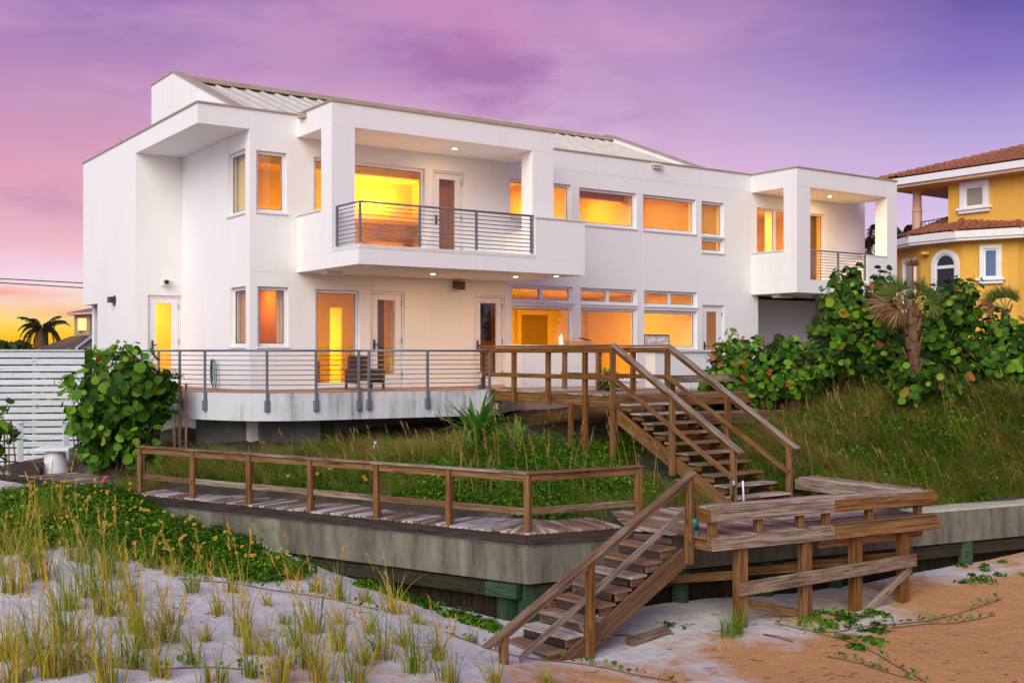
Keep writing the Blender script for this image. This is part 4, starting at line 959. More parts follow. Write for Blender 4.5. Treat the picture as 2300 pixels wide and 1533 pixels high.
beam('stub_post', R0-wd_*.5+rd_*2.3+up_*-.1, R0-wd_*.5+rd_*2.3+up_*.42, .11, .11, M['wood'], ls)
beam('stub_post', R0-wd_*.97+rd_*1.9+up_*-.1, R0-wd_*.97+rd_*1.9+up_*.75, .10, .10, M['wood'], ls)
# ------------------------------------------------------------------ small things by the timberwork
pl = empty('loose_plank', at(1455, 16.9, .24), 0, 'grey broken plank lying on the sand behind the beach stairs', 'plank')
pz = zs1(*at(1410,16.6,0)[:2]); beam('board', at(1412,16.55,pz+.06), at(1500,17.15,pz+.10), .16, .06, M['wood_grey'], pl, roll=.3)
lp = empty('path_light', D0-ld*.30+up_*ZP, 0, 'small teal spotlight on the edge of the lower platform', 'light'); lp_o = lp.location
MB().lathe([(.06,0),(.06,.02),(.02,.03),(.018,.10)], (0,0,0), 12).build('light_base', M['teal'], lp, smooth=True)
MB().tube([(0,0,.10),(-.03,-.03,.18),(-.05,-.05,.26)], .045, 10, r1=.062).build('light_head', M['teal'], lp, smooth=True)
hs = empty('hose_tap', W(5.2,-10.55,1.65), 0, 'black hose and white pipe tap at the foot of the upper stairs', 'tap')
MB().tube([(.05,.02,0),(.03,.0,.3),(.02,.0,.5)], .018, 8).build('pipe', M['white_trim'], hs, smooth=True)
MB().tube([(-.16,-.02,0),(-.17,-.02,.2),(-.15,-.02,.42)], .022, 8).build('hose', M['black'], hs, smooth=True); MB().lathe([(.03,.42),(.03,.47),(.02,.5)], (-.15,-.02,0), 10).build('nozzle', M['steel'], hs)
sp_ = empty('standpipe', W(5.0,-2.2,3.2), 0, 'green and white hose tap standing at the corner of the timber deck', 'tap')
MB().tube([(0,0,-.4),(0,0,.75)], .022, 8).build('pipe', M['steel'], sp_, smooth=True); MB().lathe([(.05,.35),(.06,.42),(.05,.50),(.02,.52)], (0,0,0), 10).build('valve', M['hose'], sp_)
MB().box(-.035,.035,-.03,.03,.66,.80).build('vacuum_breaker', M['sill'], sp_, bevel=.01)
# left end: side deck, table, planter, slat fence
sd = empty('side_deck', (-9.6, 25.6, 1.5), 0, 'dark weathered timber deck under the white pedestal table', 'deck')
o0 = Vector((-11.35, 27.6, 0)); dd = Vector((.80,-.60,0)); dn = Vector((.60,.80,0))
s = 0
while s < 4.6:
    p = o0+dd*s; beam('plank', p-dn*1.55+up_*1.62, p+dn*.9+up_*1.62, .134, .04, M['plank_dark'], sd); s += .145
beam('fascia', o0-dn*1.57+up_*1.54, o0+dd*4.6-dn*1.57+up_*1.54, .05, .16, M['wood_dark'], sd)
tb = empty('pedestal_table', at(124,26.35,1.64), .12, 'white square-topped pedestal table on the side deck', 'table')
MB().lathe([(.29,0),(.30,.01),(.22,.5),(.2,.52)], (0,0,0), 28).build('pedestal', M['white_pot'], tb, smooth=False)
MB().box(-.40,.40,-.34,.34,.522,.60).build('table_top', M['white_pot'], tb, bevel=.012)
px = empty('planter_box', at(62,26.0,1.55), .2, 'low dark timber planter box left of the pedestal table', 'planter')
for (x0,x1,y0,y1) in ((-.32,.32,-.25,-.21),(-.32,.32,.21,.25),(-.32,-.28,-.209,.209),(.28,.32,-.209,.209)): MB().box(x0,x1,y0,y1,0,.36).build('side_board', M['dark_box'], px)
MB().box(-.279,.279,-.209,.209,.02,.30).build('soil', M['soil'], px)
fc = empty('slat_fence', at(90, 28.4, 1.6), 0, 'tall white horizontal slat fence at the left edge', 'fence')
f0, f1 = at(-330, 28.1, 0), at(190, 28.9, 0); z = 1.50; i = 0
while z < 4.40:
    beam('slat', f0+up_*(z+.08), f1+up_*(z+.08), .03, .142, M['white_wood'], fc); z += .178
z_top = z
beam('cap', f0+up_*(z_top+.015), f1+up_*(z_top+.015), .12, .035, M['white_wood'], fc)
fd = (f1-f0).normalized(); fnn = Vector((-fd.y, fd.x, 0))
for s in (.8, 2.6, 4.35, 5.85): beam('post', f0+fd*s+fnn*.07+up_*1.4, f0+fd*s+fnn*.07+up_*4.35, .09, .09, M['white_wood'], fc)
for u, zt, nm in ((45,2.75,'fence_post'),(148,2.78,'fence_post')):
    g0 = at(u, 27.3, 0); go = empty(nm, (g0.x,g0.y,1.55), 0, 'short white post in front of the slat fence near the planter' if u < 100 else 'short white post between the slat fence and the sea grape shrub', 'post')
    beam('shaft', g0+up_*1.5, g0+up_*zt, .13, .13, M['white_wood'], go); beam('post_cap', g0-Vector((.1,0,0))+up_*(zt+.012), g0+Vector((.1,0,0))+up_*(zt+.012), .2, .022, M['white_wood'], go)
rk = empty('red_tipped_pole', at(285, 21.3, 1.5), 0, 'dark pole with red tape leaning out of the ground cover', 'pole')
MB(rk.location).tube([at(284,21.2,1.45), at(246,21.6,2.08)], .022, 8).build('shaft', M['handle'], rk); MB(rk.location).tube([at(248,21.6,2.05), at(240,21.55,2.09), at(228,21.5,1.98), at(236,21.5,2.0)], .022, 7).build('tape', M['red'], rk)
# ------------------------------------------------------------------ plants
def blades(base, h, w, ang, bend, tint, nseg=4, droop=.35, name='grass', mat='grass', roots=None, tipshift=0.0):
    """curved tapering grass blades as one mesh; all inputs are arrays"""
    n = len(base); t = np.linspace(0, 1, nseg+1)
    dirx, diry = np.cos(ang), np.sin(ang); wa = RNG.uniform(0, 2*np.pi, n); wx, wy = np.cos(wa), np.sin(wa)
    V = np.zeros((n, 2*nseg+1, 3)); TI = np.zeros((n, 2*nseg+1))
    for i, ti in enumerate(t):
        k = bend*ti*ti
        px = base[:,0] + dirx*h*k; py = base[:,1] + diry*h*k; pz = base[:,2] + h*(ti - droop*bend*ti**2.2)
        ww = w*(1-ti)**.8*.5 if i < nseg else w*0
        tn = tint + tipshift*ti
        if i < nseg:
            V[:,2*i] = np.stack([px-wx*ww, py-wy*ww, pz], 1); V[:,2*i+1] = np.stack([px+wx*ww, py+wy*ww, pz], 1); TI[:,2*i] = TI[:,2*i+1] = tn
        else: V[:,2*nseg] = np.stack([px, py, pz], 1); TI[:,2*nseg] = tn
    o = (np.arange(n)*(2*nseg+1))[:,None]
    q = np.concatenate([o+np.array([2*i,2*i+1,2*i+3,2*i+2]) for i in range(nseg-1)]); tr_ = o+np.array([2*nseg-2,2*nseg-1,2*nseg])
    return V.reshape(-1,3), q, tr_, np.clip(TI.ravel(), 0, 1)
def stuff(name, label, cat, parts, mat):
    vs, qs, ts, ti = [], [], [], []; off = 0
    for V, q, t3, tt_ in parts:
        vs.append(V); qs.append(q+off); ts.append(t3+off if len(t3) else np.zeros((0,3), int)); ti.append(tt_); off += len(V)
    me = np_mesh(name, np.concatenate(vs), np.concatenate(qs), np.concatenate(ts), {'tint': np.concatenate(ti)})
    return set_props(link(name, me, M[mat]), label, cat, None, 'stuff')
def leaves(c, size, nrm, tint):
    """small bent diamond leaves as one mesh"""
    n = len(c); a = RNG.normal(size=(n,3)); nrm = nrm/np.linalg.norm(nrm, axis=1, keepdims=True)
    x = np.cross(a, nrm); x /= np.linalg.norm(x, axis=1, keepdims=True)+1e-9; y = np.cross(nrm, x); s = size[:,None]
    V = np.stack([c-x*s, c-y*s*.5+nrm*s*.12, c+x*s, c+y*s*.5+nrm*s*.12], 1)
    o = (np.arange(n)*4)[:,None]; return V.reshape(-1,3), o+np.array([[0,1,2,3]]), np.zeros((0,3), int), np.repeat(np.clip(tint,0,1), 4)

def in_poly(x, y, poly):
    c = np.zeros(x.shape, bool); n = len(poly); j = n-1
    for i in range(n):
        xi, yi, xj, yj = *poly[i][:2], *poly[j][:2]
        c ^= ((yi > y) != (yj > y)) & (x < (xj-xi)*(y-yi)/(yj-yi+1e-12)+xi); j = i
    return c
nP = lambda p: (p.x, p.y)
bwo = WC+WDL*9.5
no_grow = [[nP(WC-bis*.3), nP(bwo-nL*.2), nP(bwo+nL*1.22), nP(fan0)],
           [nP(WC-bis*.3), nP(WC+WDR*2.2-nR*.2), nP(WC+WDR*2.2+nR*.95), nP(fan0)],
           [nP(D0-pn*.3-pd*1.4), nP(D1-pn*.3), nP(D1+bd*2.8), nP(D0+pn*3.15+pd*.1), (1.7,18.3)],
           [nP(W(5.15,-6.9)), nP(W(6.6,-6.9)), nP(W(6.6,-10.9)), nP(W(5.15,-10.9))],
           [nP(W(*p)) for p in poly], [nP(W(0,0)), nP(W(22.6,0)), nP(W(22.6,10)), nP(W(-1.3,10)), nP(W(-1.3,4.7)), nP(W(0,4.7))],
           [nP(W(5.3,-2)), nP(W(9.1,-2)), nP(W(9.1,-5.4)), nP(W(5.3,-5.4))],
           [nP(o0-dn*1.5), nP(o0+dd*4.5-dn*1.5), nP(o0+dd*4.5+dn*.8), nP(o0+dn*.8)],
           [nP(WC+WDR*8-nR*.1), nP(WC+WDR*30-nR*.1), nP(WC+WDR*30+nR*.56), nP(WC+WDR*8+nR*.56)]]
def sample(n, u0, u1, d0, d1, land=True, extra=()):
    """random ground points between two bearings and two distances, clear of the built things"""
    d = np.sqrt(RNG.uniform(d0*d0, d1*d1, n)); u = RNG.uniform(u0, u1, n); x = (u-CX)/F*d; y = d
    ok = (y > ywall(x)+.1) if land else (y < ywall(x)-.05)
    for p in list(no_grow)+list(extra): ok &= ~in_poly(x, y, p)
    x, y = x[ok], y[ok]; z = zland(x, y) if land else zsea(x, y); return np.stack([x, y, z], 1)
def patch(P, sc=1.0, seed=0.0): return .5+.5*np.sin(P[:,0]*1.1*sc+seed+np.sin(P[:,1]*.9*sc))*np.cos(P[:,1]*1.3*sc-seed+np.sin(P[:,0]*.7*sc))
def U(a, b, n): return RNG.uniform(a, b, n)

# long dune grass on the slope: tufts that arch outwards, with a common lean from the wind
def tufts(C, per, h0, h1, rad, wind, tint0, w0=.008, w1=.017):
    n = len(C); c = np.repeat(C, per, 0); m_ = len(c); a_ = U(0, 2*np.pi, m_); r_ = np.repeat(U(.5,1.3,n)*rad, per)*np.sqrt(RNG.random(m_))
    b_ = c.copy(); b_[:,0] += np.cos(a_)*r_; b_[:,1] += np.sin(a_)*r_; b_[:,2] -= .03
    wx = np.cos(a_)*.75+math.cos(wind)*.8+RNG.normal(0,.35,m_); wy = np.sin(a_)*.75+math.sin(wind)*.8+RNG.normal(0,.35,m_)
    h = np.repeat(U(h0,h1,n), per)*U(.45,1.1,m_); bend = U(.35,1.7,m_); t_ = np.repeat(tint0, per)+RNG.normal(0,.13,m_); dead = RNG.random(m_) < .16; t_[dead] = U(.7,1,dead.sum())
    return blades(b_, h, U(w0,w1,m_), np.arctan2(wy,wx), bend, t_, 4, .42)
G_ = []
C = sample(4600, 380, 1560, 18.3, 27.5); pt = patch(C, 1.0, .4); C = C[RNG.random(len(C)) < .35+.65*pt]; n = len(C); pt = patch(C, 1.0, .4)
G_.append(tufts(C, 26, .28, .58, .10, 3.1, np.clip(.46-.40*pt+RNG.normal(0,.14,n), .02, .9)))
C = sample(5200, 1540, 2420, 19.3, 31); n = len(C); pt = patch(C, .9, 2.4)
G_.append(tufts(C, 26, .30, .72, .12, 3.3, np.clip(.08+.48*pt+RNG.normal(0,.15,n), .0, .95)))
C = sample(1500, 1950, 2400, 20, 24.5); C = C[(C[:,1]-ywall(C[:,0])) < 2.6]; n = len(C); pt = patch(C, .9, 2.4); G_.append(tufts(C, 22, .25, .55, .12, 3.3, np.clip(.2+.4*pt+RNG.normal(0,.13,n), .02, .9)))
C = sample(1300, 2180, 2430, 21.5, 28); n = len(C); G_.append(tufts(C, 22, .28, .6, .12, 3.3, np.clip(RNG.normal(.35,.2,n), .02, .9)))
C = sample(500, 180, 420, 22.0, 26.5); n = len(C); G_.append(tufts(C, 24, .3, .7, .12, 3.0, np.clip(RNG.normal(.35,.2,n), .05, .9)))
C = sample(700, 1380, 1760, 19.2, 24.0, extra=()); n = len(C); G_.append(tufts(C, 22, .2, .45, .12, 3.0, np.clip(RNG.normal(.3,.2,n), .05, .9)))
C = sample(1500, 1560, 2420, 20.3, 27.0); C = C[patch(C, 1.4, 5.1) > .45][:520]; n = len(C); G_.append(tufts(C, 24, .6, 1.0, .10, 3.2, np.clip(RNG.normal(.68,.16,n), .1, 1)))
C = sample(1200, 400, 1080, 22.6, 24.9); C = C[patch(C, 1.4, 2.1) > .35][:300]; n = len(C); G_.append(tufts(C, 24, .5, .9, .10, 3.2, np.clip(RNG.normal(.55,.22,n), .1, 1)))
stuff('dune_grass', 'long brownish green dune grass covering the slope round the stairs', 'grass', G_, 'grass')
# taller dry stalks with seed plumes
G_ = []
def stalks(P, hh, lean, tint):
    n = len(P); ang = lean+U(-1.1,1.1,n); be = U(.08,.6,n); out = [blades(P, hh, np.full(n,.016), ang, be, tint, 5)]
    tip = P + np.stack([np.cos(ang)*hh*be, np.sin(ang)*hh*be, hh*(1-.35*be)], 1)
    m_ = 16; b_ = np.repeat(tip, m_, 0); hr = np.repeat(hh, m_); off = RNG.random(n*m_)
    b_[:,2] -= off*hr*.24; b_[:,0] -= np.repeat(np.cos(ang)*be, m_)*off*hr*.3; b_[:,1] -= np.repeat(np.sin(ang)*be, m_)*off*hr*.3
    a2 = np.repeat(ang, m_)+U(-1.2,1.2,n*m_); out.append(blades(b_, U(.06,.13,n*m_), U(.012,.022,n*m_), a2, U(.3,1.2,n*m_), U(.68,.9,n*m_), 3)); return out
P = sample(620, 1600, 2300, 20.5, 27); P = P[patch(P,.9,1.1) > .45][:95]; n = len(P); G_ += stalks(P, U(.6,1.3,n), 2.6, U(.55,.95,n))
P = sample(260, 1000, 1560, 19.5, 23.5)[:60]; n = len(P); G_ += stalks(P, U(.6,1.6,n), 2.0, U(.6,1,n))
P = sample(60, 560, 1000, 21, 24)[:26]; n = len(P); G_ += stalks(P, U(.6,1.0,n), 2.4, U(.6,1,n))
stuff('seed_grass', 'tall dry seed plumes standing above the dune grass', 'grass', G_, 'grass')
# low green ground cover between boardwalk and house, and along the top of the sea wall
G_ = []
def cover(P, r0, r1, per, s0, s1, sq=.75):
    n = len(P); c = np.repeat(P, per, 0); m_ = len(c); v = RNG.normal(size=(m_,3)); v[:,2] = np.abs(v[:,2]); v /= np.linalg.norm(v,axis=1,keepdims=True)
    rr = np.repeat(U(r0,r1,n), per)[:,None]*RNG.random((m_,1))**.4; q = c+v*rr*np.array([1,1,sq]); nr = v+RNG.normal(size=(m_,3))*.5+np.array([0,0,.6])
    tint = np.repeat(RNG.choice([-.12,.0,.1,.25,.45], n), per)+U(-.12,.38,m_); return leaves(q, U(s0,s1,m_), nr, tint)
P = sample(1500, 640, 1470, 18.3, 21.6); P = P[patch(P,1.3,3.0) > .42][:430]; G_.append(cover(P, .12, .40, 50, .02, .055, .95))
P = sample(420, 1000, 1420, 21.3, 25); G_.append(cover(P[:190], .2, .5, 60, .025, .055, 1.2))
P = sample(700, 1600, 2330, 24.0, 26.6)[:200]; G_.append(cover(P, .18, .45, 55, .03, .065, 1.1))
P = sample(500, 1480, 2300, 19.3, 25); P = P[patch(P,1.2,.6) > .5][:230]; G_.append(cover(P, .16, .42, 60, .03, .06, 1.0))
P = sample(900, 420, 1100, 20.5, 24.5); P = P[patch(P,1.5,1.6) > .55][:170]; G_.append(cover(P, .12, .32, 55, .025, .05, .9))
P = sample(700, 330, 1100, 18.3, 23.0); P = P[(P[:,1]-ywall(P[:,0])) < 2.0][:150]; G_.append(cover(P, .1, .24, 45, .022, .045))
P = sample(400, 1900, 2330, 20.5, 23.6); P = P[(P[:,1]-ywall(P[:,0])) < 1.4][:70]; G_.append(cover(P, .1, .22, 45, .03, .06))
P = sample(300, 330, 800, 19.5, 23.2); P = P[(P[:,1]-ywall(P[:,0])) < 1.9][:60]; G_.append(cover(P, .1, .25, 45, .022, .05))
stuff('green_ground_cover', 'low bright green ground cover on the slope behind the boardwalk rail', 'ground cover', G_, 'cover')
# sunflower patch in front of the wall, left
SP = [at(u, (EYE-z)*F/(v-HV), z) for u, v, z in [(-60,1130,1.6),(60,1115,1.62),(180,1112,1.62),(330,1124,1.58),(360,1150,1.5),(470,1180,1.3),(560,1212,1.12),(650,1244,1.0),(690,1262,.86),(660,1300,.8),(560,1305,.88),(450,1290,.98),(330,1265,1.1),(200,1235,1.25),(60,1225,1.35),(-60,1230,1.4)]]
spoly = [nP(p) for p in SP]
def samp_poly(n, poly, land=False):
    a = np.array(poly); lo, hi = a.min(0), a.max(0); x = U(lo[0],hi[0],n); y = U(lo[1],hi[1],n); ok = in_poly(x,y,poly) & (y < ywall(x)-.05); x, y = x[ok], y[ok]; return np.stack([x,y,zsea(x,y)],1)
P = samp_poly(1700, spoly); sunp = stuff('beach_sunflower_patch', 'dense low green patch with small yellow flowers beside the sea wall', 'ground cover', [cover(P, .16, .36, 62, .025, .055)], 'cover')
# flowers: petals ring with a dark eye
mbf = MB(); 
for k in range(9):
    a_ = 2*math.pi*k/9; mbf.add([(.012*math.cos(a_),.012*math.sin(a_),.004),(.045*math.cos(a_-.28),.045*math.sin(a_-.28),.010),(.056*math.cos(a_),.056*math.sin(a_),.006),(.045*math.cos(a_+.28),.045*math.sin(a_+.28),.010)], [(0,1,2,3)])
pet_me = mbf.build('flower', M['petal'], None, fix=False); pm = pet_me.data; bpy.data.objects.remove(pet_me)
eye_o = MB().lathe([(.020,.002),(.018,.014),(.008,.018)], (0,0,0), 8).build('flower_eye', M['seed'], None); em = eye_o.data; bpy.data.objects.remove(eye_o)
def flower(p, s, parent):
    f_ = link('flower', pm, None, parent); d = (Vector((0,-.75,.65))+Vector([random.uniform(-.45,.45) for _ in range(3)])).normalized()
    f_.matrix_local = Matrix.Translation(p) @ d.to_track_quat('Z','Y').to_matrix().to_4x4() @ Matrix.Scale(s, 4); link('flower_eye', em, None, f_)
Pf = samp_poly(900, spoly); Pf = Pf[RNG.permutation(len(Pf))][:115]
for p in Pf: flower(Vector(p)+Vector((0,0,random.uniform(.22,.32))), random.uniform(.45,.68), sunp)
gcv = [o for o in bpy.data.objects if o.name == 'green_ground_cover'][0]
Pf = sample(400, 420, 1020, 19, 22); Pf = Pf[(Pf[:,1]-ywall(Pf[:,0])) < 2.6][:14]
for p in Pf: flower(Vector(p)+Vector((0,0,.3)), .65, gcv)

# foreground sea oats: clumps of upright blades, ochre at the foot
clumps = []
for u, v, h, r in [(30,1330,1.0,.22),(90,1300,1.05,.25),(150,1370,1.0,.22),(200,1400,.9,.2),(40,1430,.95,.22),(110,1470,1.0,.22),(240,1380,1.0,.26),(300,1420,.8,.16),(330,1455,.9,.2),(180,1505,1.0,.22),(30,1533,1.0,.22),(250,1300,.8,.2),
                   (20,1240,.9,.25),(120,1235,.9,.25),(235,1290,.75,.2),(340,1275,.7,.18),(385,1400,.55,.12),(380,1440,.95,.18),(360,1520,.8,.16),(430,1490,.75,.12),(430,1330,.6,.14),(520,1330,.5,.12),(490,1380,.45,.1),(460,1440,.5,.1),
                   (545,1430,.9,.16),(600,1470,.7,.14),(640,1500,.6,.12),(700,1420,.75,.18),(690,1500,.9,.18),(760,1460,.7,.16),(830,1420,.5,.12),(860,1480,.7,.16),(560,1520,.5,.12),(930,1510,.8,.17),(980,1480,.6,.14),(800,1533,.6,.14),
                   (1010,1533,.7,.15),(1110,1533,.5,.12),(1230,1533,.35,.1),(660,1300,.75,.16),(710,1330,.6,.15),(760,1345,.65,.15),(820,1350,.6,.14),(880,1375,.6,.16),(940,1400,.5,.14),(640,1400,.4,.1),(600,1360,.4,.1),(760,1400,.35,.1),
                   (1060,1440,.3,.1),(300,1500,.9,.2),(80,1395,.9,.2),(480,1533,.8,.16),(240,1533,.9,.2),(10,1480,.9,.2),(620,1533,.85,.16),(720,1533,.8,.16),(10,1200,1.0,.25),(70,1190,1.0,.25),(130,1180,.9,.22),(60,1260,1.0,.25),(180,1260,.9,.22),(-20,1290,1.0,.25),(0,1380,1.1,.25),(60,1360,1.1,.22),(130,1330,1.0,.22),(200,1340,.9,.2),(290,1350,.8,.18),(150,1440,1.0,.2),(70,1490,1.0,.22),(-10,1420,1.1,.25),(220,1470,.9,.18),(120,1520,1.0,.2),(270,1260,.7,.2),(390,1290,.6,.16),(480,1290,.55,.16),(820,1490,.8,.15),(900,1450,.6,.14),(560,1470,.7,.14),(660,1450,.6,.13)]:
    d = 12.0
    for _ in range(12):
        z = zs1((u-CX)/F*d, d); d = .5*d+.5*(EYE-z)*F/(v-HV)
    if u < 260 and v < 1480 and random.random() < .3: continue
    clumps.append(((u-CX)/F*d, d, zs1((u-CX)/F*d, d), h*1.22*random.uniform(.6,1.2), r*.8, u, v))
G_ = []
for x, y, z, h, r, u, v in clumps:
    n = int(46*(r/.16)); sub = np.stack([RNG.normal(0, r*.55, n)+x, RNG.normal(0, r*.5, n)+y, np.full(n, z)], 1); sub[:,2] = zsea(sub[:,0], sub[:,1])-.02
    green = RNG.random() ; green = .14 if green < .5 else .34
    hh = h*U(.4,1.05,n); G_.append(blades(sub, hh, U(.010,.024,n), np.arctan2(sub[:,1]-y, sub[:,0]-x-r*.25)+RNG.normal(0,.5,n), np.abs(RNG.normal(.25,.42,n))+.05, green+U(-.18,.36,n), 5, .4))
    m_ = int(n*.7); sub2 = sub[:m_]; G_.append(blades(sub2, h*U(.2,.55,m_), U(.010,.020,m_), U(0,6.28,m_), U(.15,.8,m_), U(.68,1,m_), 3))
    if h > .55 and RNG.random() < .7:
        k_ = RNG.integers(1,4); G_ += stalks(sub[:k_], h*U(1.0,1.3,k_), 2.4, U(.45,.9,k_))
stuff('sea_oats', 'clumps of ochre and green sea oats on the pale foreground dune', 'grass', G_, 'oats')
# thin scattered shoots and litter on the sand
G_ = []
for (u0,u1,v0,v1,n) in ((0,1100,1300,1533,420),(1500,2300,1330,1420,70),(1950,2300,1270,1345,90)):
    u = U(u0,u1,n); v = U(v0,v1,n); d = (EYE-.5)*F/(v-HV)
    if u0: d = (EYE-.2)*F/(v-HV)
    x = (u-CX)/F*d; ok = d < ywall(x)-.2; x, y = x[ok], d[ok]; P = np.stack([x,y,zsea(x,y)],1); n = len(P)
    G_.append(blades(P, U(.04,.22,n), U(.006,.010,n), U(0,6.28,n), U(.3,1.6,n), U(.1,1,n), 3))
stuff('sparse_beach_grass', 'sparse thin shoots scattered over the sand', 'grass', G_, 'oats')
# driftwood litter and dead twigs
tw = MB()
for k in range(150):
    u = random.uniform(1150,2300) if k%3 else random.uniform(300,1100); v = random.uniform(1370,1530); d = (EYE-.25)*F/(v-HV); x = (u-CX)/F*d
    if d > float(ywall(x))-.3: continue
    z = zs1(x,d)+.01; a_ = random.uniform(-.8,.8); l_ = random.uniform(.03,.16); tw.tube([(x,d,z),(x+l_*math.cos(a_),d+l_*math.sin(a_),z+random.uniform(0,.02))], random.uniform(.003,.007), 4)
tw = tw.build('beach_litter', M['stem'], None); set_props(tw, 'tiny dark twigs and litter scattered on the sand', 'litter', None, 'stuff')
for (u,v,l_,a_) in ((1715,1425,.55,-.9),(1478,1418,.30,-.8),(1380,1425,.3,-.2)):
    d = (EYE-.16)*F/(v-HV); p = at(u,d,0); z = zs1(p.x,p.y)+.015; t_ = MB().tube([(0,0,0),(l_*.5*math.cos(a_),l_*.5*math.sin(a_),.02),(l_*math.cos(a_),l_*math.sin(a_),.0)], .012, 6).build('dry_stick', M['stem'], None, smooth=True)
    t_.location = (p.x,p.y,z); set_props(t_, {1715:'thin brown stick lying on orange sand below the platform',1478:'curved brown stick on the sand right of the beach stairs',1380:'short brown stick beside the stub post of the beach stairs'}[u], 'stick')

# ------------------------------------------------------------------ sea grape shrubs (big round leaves)
def round_leaf(seed):
    rr = random.Random(seed); mb = MB(); n = 9; vs = [(0,0,0)]
    for k in range(n):
        a_ = 2*math.pi*k/n; r_ = (1.0+rr.uniform(-.07,.05))*(.80 if k == 0 else 1); vs.append((-r_*math.cos(a_)+.0, r_*math.sin(a_), .26*abs(r_*math.sin(a_))-.10*max(0,-r_*math.cos(a_))+rr.uniform(-.05,.05)))
    mb.add(vs, [(0,k+1,(k+1)%n+1) for k in range(n)]); o = mb.build('leaf', M['grape'], None, smooth=True, fix=False); me = o.data; bpy.data.objects.remove(o); return me
LEAF = [round_leaf(k) for k in range(4)]
LEAF_RED = LEAF[0].copy(); LEAF_RED.materials.clear(); LEAF_RED.materials.append(M['grape_red'])
def leaf_mats(lobes, base, nstems, spacing, size, seed):
    rr = random.Random(seed); mats = []; stems = []
    for k in range(nstems):
        c, r = rr.choices(lobes, weights=[q[1]**2 for q in lobes])[0]
        v = Vector((rr.gauss(0,1), rr.gauss(0,1), rr.gauss(.25,1))).normalized()*(r*rr.uniform(.72,1.1)); v.z *= .9
        tip = c+v; b0 = base.lerp(Vector((c.x,c.y,base.z)), .75)+Vector((rr.uniform(-.3,.3),rr.uniform(-.3,.3),0)); m1 = b0.lerp(c, .6)+Vector((rr.uniform(-.15,.15),rr.uniform(-.15,.15),.1))
        pts = [b0.lerp(m1, .35), m1, m1.lerp(tip,.55)+Vector((0,0,.08)), tip]; stems.append(pts)
        d = (tip-m1); ln_ = d.length; s = 0.0; i = 0
        while s < ln_+.05:
            f_ = 1-s/max(ln_,.01); p = m1.lerp(tip, max(f_, 0)); dn_ = d.normalized(); side = dn_.cross(Vector((rr.gauss(0,.3),rr.gauss(0,.3),1))).normalized()*(1 if i%2 else -1)
            out_ = (p-c).normalized() if (p-c).length > .01 else Vector((0,0,1))
            nr = (out_*.7+dn_*.5+Vector((0,-.45,.25))+Vector((rr.gauss(0,.5),rr.gauss(0,.5),rr.gauss(0,.45)))).normalized()
            sz = size*rr.choice((.55,.75,.9,1.0,1.1,1.25))*rr.uniform(.9,1.1)*(0.75 if s < .02 else 1); x = (side+dn_*.3); x = (x-nr*x.dot(nr)).normalized(); y = nr.cross(x)
            mt = Matrix((x,y,nr)).transposed().to_4x4() @ Matrix.Diagonal((sz,sz*rr.uniform(.9,1.1),sz,1)); mt.translation = p+side*sz*.9+dn_*sz*.2
            mats.append(mt); s += spacing*rr.uniform(.7,1.3); i += 1
    return mats, stems
def shrub(name, label, lobes, base, nstems, spacing, size, seed, nobj=300, red=0):
    root = empty(name, base, 0, label, 'shrub', 'sea grape shrubs')
    mats, stems = leaf_mats(lobes, base, nstems, spacing, size, seed); mats.sort(key=lambda m_: m_.translation.y - .35*m_.translation.z)
    st = MB(base)
    for pts in stems: st.tube(pts, .018, 5, r1=.007)
    so = st.build('branches', M['stem'], root, smooth=True); set_props(so, kind='stuff')
    inv = Matrix.Translation(-Vector(base)); rr = random.Random(seed+5)
    for i, m_ in enumerate(mats[:nobj]):
        o = link('leaf', LEAF_RED if (red and rr.random() < red) else LEAF[i%4], None, root); o.matrix_local = inv @ m_
    rest = mats[nobj:]
    if rest:
        vs, ts, ti = [], [], []; lv = np.array([v.co[:] for v in LEAF[0].vertices]); lt = np.array([p.vertices[:] for p in LEAF[0].polygons])
        for i, m_ in enumerate(rest):
            A = np.array(m_); vs.append(lv @ A[:3,:3].T + A[:3,3] - np.array(base)); ts.append(lt+i*len(lv)); ti.append(np.full(len(lv), rr.random()))
        me = np_mesh('foliage', np.concatenate(vs), np.zeros((0,4), int), np.concatenate(ts), {'tint': np.concatenate(ti)}); f_ = link('foliage', me, M['grape_a'], root); set_props(f_, kind='stuff')
    return root
Lb = lambda *q: [(up_at(u,d,v), r) for u,d,v,r in q]
shrub('sea_grape_shrub', 'dark sea grape shrub between the white slat fence and the terrace', Lb((215,24.6,880,.80),(290,24.6,840,.72),(300,24.8,930,.85),(230,24.6,960,.85),(345,24.9,880,.5),(180,24.6,905,.4),(290,24.4,1000,.65),(220,24.4,1010,.55),(282,24.5,785,.24),(355,24.9,850,.35)), at(265,24.9,1.6), 280, .145, .125, 3, 300)
shrub('sea_grape_shrub', 'tall sea grape shrub in front of the right-hand balcony', Lb((1900,27.2,690,.8),(1890,27.0,770,.95),(1980,27.2,740,1.0),(1880,27.4,640,.4),(1975,27.6,640,.45),(1960,27.0,820,.9),(1850,27.0,830,.7),(1915,27.5,615,.25)), at(1925,27.4,3.2), 400, .135, .105, 8, 300)
shrub('sea_grape_shrub', 'broad sea grape shrub below the yellow house', Lb((2130,27.4,690,.8),(2110,27.2,780,1.0),(2210,27.2,765,.95),(2280,26.8,775,.9),(2250,26.6,830,.85),(2150,26.8,840,.85),(2165,27.8,650,.42),(2060,27.4,770,.8),(2330,26.8,800,.9),(2050,27.2,840,.75),(2010,25.2,850,.42),(2075,25.0,850,.48),(2120,25.6,870,.5),(2040,24.9,885,.4)), at(2170,27.4,3.3), 480, .135, .105, 12, 300)
